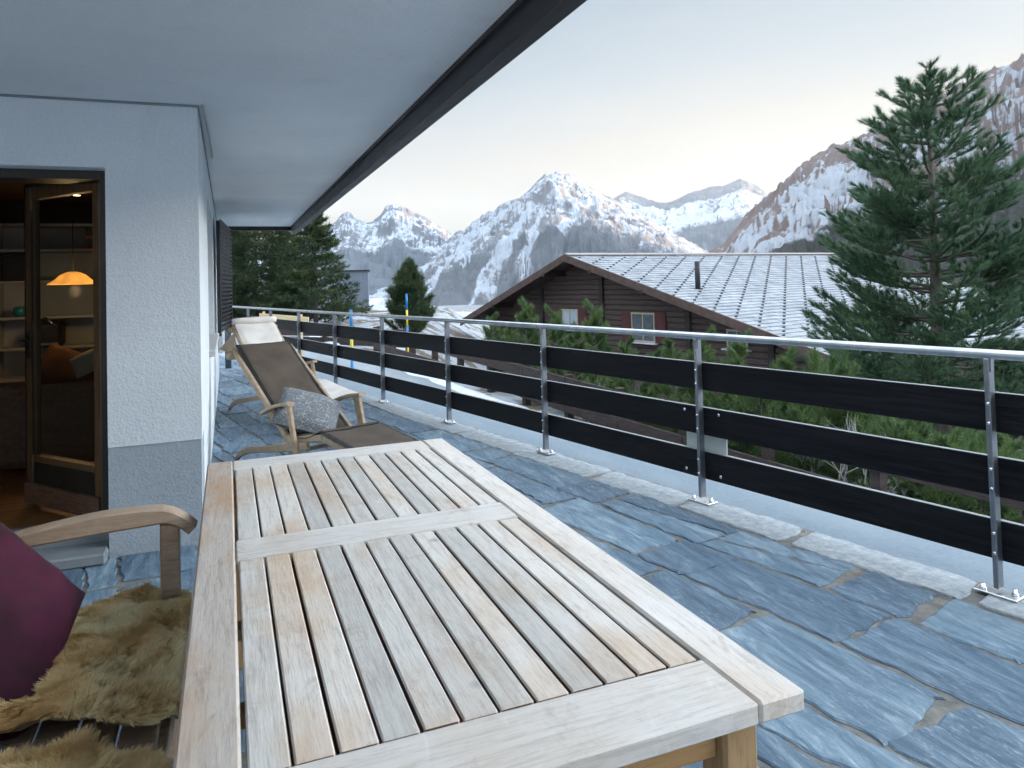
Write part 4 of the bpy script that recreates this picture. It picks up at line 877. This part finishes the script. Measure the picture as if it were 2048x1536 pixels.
# ------------------------------------------------------------------ conifers
def needles(name, P, D, mat, parent, rs, n, ln, wd, spread=.8, flat=0.0):
    """tufts of needle blades: P tuft positions, D directions"""
    N = len(P); Pn = np.repeat(P, n, 0); Dn = np.repeat(D, n, 0); r = rs.randn(N*n, 3); r[:, 2] *= (1-flat)
    d = Dn+spread*r; d /= np.linalg.norm(d, axis=1)[:, None]; L_ = ln*(.7+.6*rs.rand(N*n))[:, None]
    base = Pn+Dn*(rs.rand(N*n)[:, None]-.5)*ln*.9; sd = np.cross(d, rs.randn(N*n, 3)); sd /= np.linalg.norm(sd, axis=1)[:, None]; W2 = wd*(.7+.6*rs.rand(N*n))[:, None]/2
    V = np.stack([base-sd*W2, base+sd*W2, base+d*L_], 1).reshape(-1, 3); Fc = np.arange(N*n*3).reshape(-1, 3)
    return np_mesh(name, V, Fc, mat, parent)
def conifer(name, loc, h, rad, label, leaf, seed, tuft=.1, n=14, wd=.014, z0=.1, per=7, dz=.34, prof=None, droop=-.1, upturn=.5, group=None, sub=.22, tops=1, trunk_r=None, cat='tree', spread=.8, stubs=True, gap=.12, bare=0.0, lean=0, zj=.5, flat=0.0):
    rs = np.random.RandomState(seed); root = empty(name, loc, label, cat, group); tr = trunk_r or h*.02
    m_ = MB(); m_.tube([(0, 0, -.3), (lean*h*.1, 0, h*.3), (lean*h*.16, 0, h*.6), (lean*h*.2, 0, h*.96)], [tr*1.15, tr, tr*.6, tr*.12], 10)
    P = []; D = []; z = h*z0
    prof = prof or (lambda u: (1-u)**.8)
    while z < h*.985:
        u = z/h
        for k in range(max(3, int(per*(1 if u < .8 else .8)))):
            if rs.rand() < gap: continue
            az_ = rs.rand()*2*np.pi; L_ = rad*prof(u)*(.72+.42*rs.rand()); L_ = max(L_, .12)
            zz = z+rs.uniform(-zj, zj)*dz; dirh = np.array([math.cos(az_), math.sin(az_), 0]); prev = np.array([lean*h*.2*u, 0, zz]); nseg = max(4, int(L_/sub)); pts = [prev]
            for i in range(nseg):
                f = (i+1)/nseg; sl_ = droop+(upturn)*f*f+.25*u+rs.normal()*.08; st = L_/nseg; d = dirh+np.array([0, 0, sl_])+rs.randn(3)*.07; d /= np.linalg.norm(d); prev = prev+d*st; pts.append(prev)
                if f > .22+bare*rs.rand():
                    side = np.array([-dirh[1], dirh[0], 0]); wdt = L_*.36*(1-f*.65)*(.6+.6*rs.rand())
                    for sg in (-1, 1):
                        ns = max(1, int(wdt/sub)); 
                        for j in range(ns):
                            q = (j+1)/ns; dd = side*sg*.75+dirh*.65+np.array([0, 0, .18+.25*q]); dd /= np.linalg.norm(dd); P.append(prev+dd*wdt*q+rs.randn(3)*.03*h/9); D.append(dd+np.array([0, 0, .25]))
                    P.append(prev); D.append(d+np.array([0, 0, .2]))
            P.append(prev+d*.04); D.append(d+np.array([0, 0, .5]))
            if rs.rand() < .6: m_.tube([Vector(p) for p in pts[::2]] if len(pts) > 4 else [Vector(p) for p in pts], [max(.006, tr*.20*(1-i/(len(pts[::2]) if len(pts) > 4 else len(pts)))) for i in range(len(pts[::2]) if len(pts) > 4 else len(pts))], 4, cap=False)
        z += dz*(1-.35*u)
    for k in range(8): P.append(np.array([lean*h*.2, 0, h*(.9+.012*k)])); D.append(np.array([0, 0, 1.]))
    P = np.array(P); D = np.array(D); D /= np.linalg.norm(D, axis=1)[:, None]
    m_.build('trunk', bark, root); needles('crown', P, D, leaf, root, rs, n, tuft, wd, spread, flat)
    return root, len(P)
# the large stone pine on the right
bp = dep(1878, 700, 15.0); gz = tz(bp.x, bp.y); hh = dep(1870, 150, 15).z-gz
def pine_prof(u):     # metres are set by rad; wide to the ground, several leaders near the top
    return float(np.interp(u, [0, .2, .4, .5, .62, .76, .87, .935, .975, 1], [.75, .95, 1.0, .92, .74, .62, .46, .35, .24, .08]))
r0, c0 = conifer('stone_pine', (bp.x, bp.y, gz), hh, 2.68, 'large stone pine with layered upturned branches in front of the chalet roof', pine_leaf, 21, tuft=.155, n=62, wd=.010, z0=.08, per=11, dz=.40, prof=pine_prof, droop=-.12, upturn=.85, sub=.16, trunk_r=.18, gap=.12, spread=.38, bare=.2, zj=.22, flat=.4)
# spruces on the left and the dense round one
def spr(u): return (1-u)**.75*1.0+.03
for (px, py, D, topy, rad, sd_, lab, lf) in ((512, 640, 36, 340, 2.9, 5, 'broad dark spruce just right of the downpipe', spruce_leaf), (632, 642, 35, 422, 2.3, 6, 'pointed spruce rising beside the roof corner', spruce_leaf), (578, 640, 42, 440, 2.0, 8, 'narrow spruce half hidden between the two larger ones', spruce_leaf), (462, 640, 44, 430, 2.2, 12, 'spruce at the back partly behind the downpipe', spruce_leaf)):
    p = dep(px, py, D); g_ = tz(p.x, p.y); h_ = dep(px, topy, D).z-g_
    conifer('spruce', (p.x, p.y, g_), h_, rad, lab, lf, sd_, tuft=.20, n=14, wd=.035, z0=.06, per=10, dz=.30, prof=spr, droop=-.25, upturn=.35, sub=.24, group='spruces left of the valley', gap=.1, spread=.8)
p = dep(820, 680, 30); g_ = tz(p.x, p.y)
conifer('dense_conifer', (p.x, p.y, g_), dep(820, 528, 30).z-g_, 1.12, 'dense round topped dark conifer behind the snow pole', spruce_leaf, 31, tuft=.20, n=22, wd=.022, z0=.03, per=11, dz=.22, prof=lambda u: float(np.interp(u, [0, .2, .5, .8, 1], [1.05, 1, .72, .34, .03])), droop=.5, upturn=.9, sub=.17, gap=.14, spread=.55)
def behind(px, D, k=0): return max(D, 13300/max(px-200, 300)+1.0+.5*((px*7+k) % 5)/4)     # never in front of the road fence
# young pines along the slope, one built and then copied
yproto, _ = conifer('young_pine', (0, 0, 0), 1.9, .42, 'x', young_leaf, 40, tuft=.115, n=40, wd=.008, z0=.12, per=4, dz=.24, prof=lambda u: float(np.interp(u, [0, .35, .75, 1], [.8, 1, .62, .3])), droop=.25, upturn=.9, sub=.13, trunk_r=.022, gap=.1, spread=.42)
bproto, _ = conifer('mountain_pine', (0, 0, 0), 1.1, .75, 'x', young_leaf, 41, tuft=.12, n=40, wd=.009, z0=.05, per=7, dz=.24, prof=lambda u: float(np.interp(u, [0, .4, .8, 1], [.9, 1, .6, .25])), droop=.2, upturn=.8, sub=.16, trunk_r=.03, gap=.1, spread=.45)
yl = [(985, 640, 14, 'light green young pine at the left end of the hedge'), (1052, 618, 14.5, 'tall slim young pine just left of the third railing post'), (1107, 632, 13, 'young pine below the left chalet window'),
      (1187, 628, 12, 'tallest light green young pine before the chalet wall'), (1254, 692, 11, 'small young pine left of the snowy window sill'), (1308, 716, 10.5, 'thin young pine under the right chalet window'),
      (1342, 700, 11.5, 'young pine right of the snowy window sill'), (1407, 683, 10, 'young pine with bright shoots beside the second railing post'), (1480, 693, 11, 'young pine before the dark balcony corner'),
      (1150, 665, 11.5, 'dense young pine between the third and second post'), (1020, 660, 12.5, 'broad young pine at the fence end'), (1570, 725, 10.5, 'young pine at the foot of the roof eave')]
first = True
for px, py, D, lab in yl:
    p = dep(px, py, behind(px, D, 1)+.4); g_ = tz(p.x, p.y); k = (p.z-g_)/1.9
    o_ = yproto if first else copy_tree(yproto); first = False
    o_.location = (p.x, p.y, g_-.05); kk = min(max(k, .55), 3); o_.scale = (kk*.62+.32, kk*.62+.32, kk*1.04); o_.rotation_euler = (0, 0, px*.7); tag(o_, lab, 'tree', 'young pines on the slope')
bls = [(1215, 745, 10.5, 'bushy mountain pine behind the middle board gap'), (1290, 775, 10, 'bushy mountain pine right of the white twigs'), (1370, 780, 10, 'mountain pine touching the second post from the left'), (1150, 755, 11.5, 'mountain pine with pale twigs near the third post'),
       (1080, 770, 12.5, 'low mountain pine just above the fence rail'), (1440, 770, 10, 'mountain pine right of the second post'), (1520, 750, 10.5, 'mountain pine below the chalet eave'), (1640, 700, 11, 'bright mountain pine at the roof corner'), (1600, 800, 9.5, 'mountain pine behind the white branches'),
       (1700, 760, 10.5, 'mountain pine left of the big trunk'), (1790, 820, 9.5, 'mountain pine under the big stone pine'), (1890, 850, 9.0, 'yellow green mountain pine left of the last post'), (1990, 855, 9.0, 'yellow green mountain pine right of the last post'), (2060, 880, 9.0, 'mountain pine at the right picture edge'),
       (1960, 960, 8.8, 'low mountain pine behind the lowest board by the last post'), (1850, 930, 9.0, 'low dark mountain pine above the fence end'), (1010, 735, 14, 'small mountain pine at the fence beside the third post gap'), (1480, 850, 9.3, 'low mountain pine right of the metal plate'), (1680, 860, 9.3, 'low mountain pine between the white branches')]
first = True
for px, py, D, lab in bls:
    p = dep(px, py, behind(px, D)); g_ = tz(p.x, p.y); k = min(max((p.z-g_)/1.3, .6), 2.6)
    o_ = bproto if first else copy_tree(bproto); first = False
    o_.location = (p.x, p.y, g_-.1); o_.scale = (.6+.2*k, .6+.2*k, k); o_.rotation_euler = (0, 0, px*1.3); tag(o_, lab, 'shrub', 'mountain pines on the slope')
# bare shrubs with pale twigs
def bare(px, py, D, seed, label, hgt=1.6):
    p = dep(px, py, behind(px, D)-.4); g_ = tz(p.x, p.y); rs = random.Random(seed); m_ = MB()
    def br(a, d, L_, r_, lv):
        b_ = a+d*L_; m_.tube([a, (a+b_)/2+Vector((rs.uniform(-1, 1), rs.uniform(-1, 1), 0))*L_*.08, b_], [r_, r_*.8, r_*.55], 5, cap=False)
        if lv: 
            for _ in range(3): nd = (d+Vector((rs.uniform(-1, 1), rs.uniform(-1, 1), rs.uniform(-.5, .7)))*.75).normalized(); br(a.lerp(b_, rs.uniform(.5, 1)), nd, L_*rs.uniform(.5, .75), r_*.55, lv-1)
    hz = p.z-g_
    for _ in range(5): br(Vector((rs.uniform(-.2, .2), rs.uniform(-.2, .2), -.1)), Vector((rs.uniform(-.5, .5), rs.uniform(-.5, .5), 1)).normalized(), hz*.55, .016, 3)
    o_ = m_.build('bare_shrub', twig_pale); o_.location = (p.x, p.y, g_); tag(o_, label, 'shrub', 'leafless shrubs')
bare(1690, 830, 9.2, 1, 'leafless shrub with white twigs behind the upper board gap'); bare(1600, 850, 9.4, 2, 'leafless grey shrub left of the white twigs'); bare(1180, 750, 11, 3, 'small leafless shrub by the third railing post'); bare(1760, 940, 8.9, 4, 'leafless shrub leaning over the fence rail')
# a few far firs by the valley hut
for px, py, D, tp, sd_, lab in ((745, 655, 80, 600, 51, 'small far fir left of the round conifer'), (768, 655, 90, 615, 52, 'tiny far fir touching the round conifer'), (862, 690, 60, 650, 53, 'low far fir below the cream house')):
    p = dep(px, py, D); q_ = dep(px, tp, D); conifer('far_fir', (p.x, p.y, p.z-1), q_.z-p.z+1, 1.0, lab, spruce_leaf, sd_, tuft=.35, n=8, wd=.08, z0=.1, per=6, dz=.45, prof=spr, droop=-.2, upturn=.2, sub=.4, group='far firs', gap=.1)

# ------------------------------------------------------------------ mountains
def mount_mat(name, rock, rock2, snow, lo, hi, forest=(.10, .11, .12), warm=None):
    m, t, b, o = newmat(name); at = t.nodes.new('ShaderNodeAttribute'); at.attribute_name = 'snow'; af = t.nodes.new('ShaderNodeAttribute'); af.attribute_name = 'forest'
    k = noise(t, .030, 10, rough=.78); k2 = noise(t, .006, 6, rough=.6); g = t.nodes.new('ShaderNodeNewGeometry'); s3 = t.nodes.new('ShaderNodeSeparateXYZ'); t.links.new(g.outputs['Normal'], s3.inputs[0])
    v = mth(t, 'ADD', at.outputs['Fac'], mth(t, 'MULTIPLY', mth(t, 'SUBTRACT', k, .5), 2.0)); v = mth(t, 'ADD', v, mth(t, 'MULTIPLY', mth(t, 'SUBTRACT', s3.outputs[2], .62), .9))
    rk = ramp(t, k2, [(.35, rock), (.65, rock2)]); c = mixc(t, maprange(t, v, lo, hi), rk, snow)
    ff = maprange(t, mth(t, 'ADD', af.outputs['Fac'], mth(t, 'MULTIPLY', mth(t, 'SUBTRACT', k, .5), 1.6)), .42, .58); c = mixc(t, ff, c, forest)
    t.links.new(c, b.inputs['Base Color']); b.inputs['Roughness'].default_value = .95; b.inputs['Specular IOR Level'].default_value = .1
    bump(t, b, k, .8, 14); return m
def mountain(name, sky_, dist, r0, zb, mat, seed, rough=.10, na=520, nr=190, back=.35, curve=1.25, gully=.07, snowf=None, forestf=None, ridge_amp=.018, dvar=0.0):
    """height field in polar rings about the valley: skyline given as (column, row) of the photo, at a real distance"""
    xs = np.array([q[0] for q in sky_], float); ys = np.array([q[1] for q in sky_], float)
    c = np.linspace(xs[0], xs[-1], na); el_row = np.interp(c, xs, ys)
    el_row = el_row
    azs = []; tan = []
    for px, py in zip(c, el_row):
        d = ray(px, py); azs.append(math.atan2(d.x, d.y)); tan.append(d.z/math.hypot(d.x, d.y))
    azs = np.array(azs); tan = np.array(tan)
    tt = np.concatenate([np.linspace(0, 1, nr), 1+np.linspace(.02, back, 26)]); A2, T2 = np.meshgrid(azs, tt)
    dd = dist*(1+dvar*np.interp(c, [xs[0], xs[-1]], [-1, 1])); DR = np.broadcast_to(dd, A2.shape); Rr = r0+(DR-r0)*T2; Xw = Rr*np.sin(A2); Yw = Rr*np.cos(A2)
    top = np.broadcast_to(tan*dd+H, A2.shape); Tc = np.clip(T2, 0, 1); prof_ = Tc**curve
    S = dist/3500.; hgt = (top-zb); z = zb+hgt*prof_
    env = np.sin(np.pi*np.clip(Tc, 0, 1))**.8
    gl_ = fbm(A2*26+1.6*fbm(A2*14, T2*4, 4, seed+4), T2*1.6, 4, seed+1, True); rg = fbm(Xw/(520*S), Yw/(520*S), 7, seed, True, .55)
    rg2 = fbm(Xw/(130*S)+.7*rg, Yw/(130*S), 5, seed+6, True, .6)
    z = z+hgt*env*(gully*(gl_-.2)+rough*(rg-.25))+(38*S)*(rg2-.25)*np.clip(Tc*(1.02-Tc)*6, 0, 1)
    z = z+hgt*ridge_amp*np.clip((Tc-.8)/.2, 0, 1)*(fbm(A2*160, T2*20, 4, seed+9)+fbm(A2*420, T2*60, 3, seed+11)*.6)
    z = np.where(T2 > 1, z-(T2-1)*dist*.55, z)
    u = (z-zb)/np.maximum(hgt, 1)
    sn = snowf(A2, T2, u, Xw, Yw, c[None, :]); fo_ = forestf(A2, T2, u, Xw, Yw, c[None, :]) if forestf else np.zeros_like(z)
    V = np.stack([Xw.ravel(), Yw.ravel(), z.ravel()], 1); n = na; I, J = np.meshgrid(np.arange(n-1), np.arange(len(tt)-1)); a = (J*n+I).ravel(); Fc = np.stack([a, a+n, a+n+1, a+1], 1)
    o_ = np_mesh(name, V, Fc, mat, None, True, {'snow': ('POINT', (sn+0*z).ravel()), 'forest': ('POINT', (fo_+0*z).ravel())}); return tag(o_, kind='structure')
def sn_mid(A, T_, u, x, y, c):
    st = fbm(A*60+1.8*fbm(A*20, T_*5, 4, 3), T_*3.0, 4, 12, True); return .02+.30*np.clip((u-.30)/.3, -1, 1)+.7*streaks(c, u)+.34*(st-.35)+.55*fbm(x/240, y/240, 6, 5, False, .7)-.25*np.clip((u-.85)/.15, 0, 1)
def fo_low(A, T_, u, x, y, c):
    return 1.0-np.clip((u-.22)/.22, 0, 2)+.5*fbm(x/200, y/200, 5, 61)-1.5*streaks(c, u)
def streaks(c, u):
    s = 0
    for x0, u0, x1, u1, w0, w1 in ((1062, .60, 972, .08, 7, 22), (1035, .42, 925, .03, 3, 5), (1085, .50, 1040, .10, 4, 16), (950, .60, 862, .26, 5, 9), (1000, .70, 900, .30, 6, 12), (985, .46, 905, .22, 2, 4), (1180, .62, 1120, .3, 5, 12), (1250, .62, 1385, .36, 5, 4), (930, .50, 850, .18, 3, 8)):
        k = np.clip((u0-u)/(u0-u1), 0, 1); xc = x0+(x1-x0)*k; wv = w0+(w1-w0)*k
        s = s+np.exp(-((c-xc-6*np.sin(u*37+x0))/wv)**2)*np.clip((u0+.04-u)/.08, 0, 1)*np.clip((u-u1+.05)/.08, 0, 1)
    return np.clip(s, 0, 1)
mm_mid = mount_mat('mountain_rock', (.17, .185, .215), (.24, .235, .245), (.46, .51, .58), .37, .62, forest=(.15, .165, .185))
mm_far = mount_mat('far_mountain_rock', (.13, .145, .17), (.18, .18, .20), (.54, .59, .66), .36, .60, forest=(.14, .16, .185))
mm_near = mount_mat('near_mountain_rock', (.20, .155, .145), (.28, .225, .205), (.48, .52, .58), .46, .66, forest=(.075, .078, .075))
S1 = [(380, 520), (560, 505), (600, 492), (640, 470), (668, 450), (684, 432), (698, 425), (712, 440), (735, 450), (757, 440), (772, 420), (788, 411), (805, 417), (830, 430), (850, 438), (862, 447), (885, 462), (915, 478), (950, 500), (1000, 530), (1060, 560)]
S2 = [(700, 600), (780, 560), (840, 520), (885, 488), (915, 466), (930, 462), (945, 450), (972, 428), (990, 422), (1000, 410), (1040, 396), (1060, 380), (1075, 362), (1088, 351), (1110, 349), (1135, 353), (1150, 356), (1170, 366), (1200, 385), (1235, 405), (1270, 425), (1310, 447), (1350, 470), (1400, 500), (1440, 524), (1500, 550)]
S3 = [(1120, 450), (1200, 412), (1232, 395), (1245, 388), (1255, 384), (1275, 393), (1300, 402), (1330, 408), (1350, 402), (1380, 386), (1420, 377), (1450, 373), (1470, 364), (1482, 361), (1500, 366), (1520, 376), (1540, 390), (1580, 418), (1700, 470)]
S4 = [(1380, 545), (1420, 508), (1450, 490), (1480, 452), (1505, 425), (1530, 400), (1556, 380), (1600, 344), (1660, 305), (1729, 280), (1800, 238), (1870, 200), (1900, 190), (1948, 166), (1990, 148), (2048, 131), (2200, 70), (2500, 10), (3000, -60), (3800, -120), (5200, -160), (9000, -520)]
mountain('mountain_left', S1, 5600, 1500, -60, mm_far, 3, rough=.16, na=380, nr=170, gully=.09, curve=1.15, snowf=lambda A, T_, u, x, y, c: .26+.30*fbm(A*60+1.5*fbm(A*20, T_*5, 4, 3), T_*3, 4, 31, True)-.1+.6*fbm(x/300, y/300, 6, 6, False, .7)-.35*np.clip((u-.75)/.25, 0, 1)-.5*np.clip((.35-u)/.2, 0, 1), forestf=lambda A, T_, u, x, y, c: 1.0-np.clip((u-.22)/.2, 0, 2))
mountain('mountain_middle', S2, 3600, 700, -45, mm_mid, 8, rough=.15, na=560, nr=210, gully=.08, curve=1.3, snowf=sn_mid, forestf=fo_low)
mountain('mountain_far', S3, 6400, 2500, -60, mm_far, 14, rough=.14, na=300, nr=150, gully=.05, curve=1.05, snowf=lambda A, T_, u, x, y, c: .50+.8*fbm(x/400, y/400, 6, 6, False, .75)-.8*np.clip((u-.66)/.25, 0, 1)-.5*np.clip((.45-u)/.2, 0, 1), forestf=lambda A, T_, u, x, y, c: 1-np.clip((u-.3)/.25, 0, 2))
# the near mountain on the right goes on far beyond the picture and shades the terrace from the low sun
S4b = S4[:-3]
def azrow(az_deg, tanv):   # skyline beyond the frame given as azimuth and slope
    return az_deg, tanv
def sn_right(A, T_, u, x, y, c):
    return .28-.25*np.clip((u-.55)/.25, -1, 1)+.20*fbm(A*45+fbm(A*20, T_*5, 4, 3), T_*8, 4, 41, True)+.7*fbm(x/150, y/150, 6, 15, False, .7)-.08
mountain('mountain_right', S4b, 1900, 160, -22, mm_near, 24, rough=.12, na=620, nr=210, gully=.05, curve=1.1, snowf=sn_right, forestf=lambda A, T_, u, x, y, c: .95-np.clip((u-.10)/.18, 0, 2)+.7*np.clip(fbm(x/120, y/120, 4, 55), -.4, 1)*np.clip((.75-u)/.3, 0, 1))
# ------------------------------------------------------------------ the rest of the ridge, out of frame, that keeps the low sun off the terrace
d_ = ray(3000, -60); a0 = math.atan2(d_.x, d_.y); tops = d_.z/math.hypot(d_.x, d_.y)
na, nr2 = 120, 30; AZ = np.linspace(a0-.02, R(165), na); TT = np.linspace(0, 1.3, nr2); A2, T2 = np.meshgrid(AZ, TT); Rr = 300+1700*T2
hg = tops*2000*np.interp(A2, [a0, a0+.6, R(165)], [1, 1.0, .7])*(1+.12*fbm(A2*9, A2*0, 4, 77)); z = -25+(hg+25)*np.where(T2 <= 1, T2**1.1, 1-(T2-1)*1.2)+hg*.1*fbm(A2*12, T2*4, 4, 3)*np.sin(np.pi*np.clip(T2, 0, 1))
V = np.stack([(Rr*np.sin(A2)).ravel(), (Rr*np.cos(A2)).ravel(), z.ravel()], 1); I, J = np.meshgrid(np.arange(na-1), np.arange(nr2-1)); a = (J*na+I).ravel(); Fc = np.stack([a, a+na, a+na+1, a+1], 1)
tag(np_mesh('mountain_side', V, Fc, mm_near, None, True, {'snow': ('POINT', np.full(len(V), .4)), 'forest': ('POINT', np.zeros(len(V)))}), kind='structure')

# ------------------------------------------------------------------ valley haze
hz, t, b, o = newmat('haze_air'); t.nodes.remove(b); pv = t.nodes.new('ShaderNodeVolumePrincipled'); pv.inputs['Density'].default_value = 5.2e-5
pv.inputs['Color'].default_value = (.70, .84, 1.0, 1); pv.inputs['Anisotropy'].default_value = .2; t.links.new(pv.outputs[0], o.inputs['Volume'])
tag(MB().box((1500, 3000, 480), (13000, 13000, 1240)).build('haze', hz), kind='stuff')
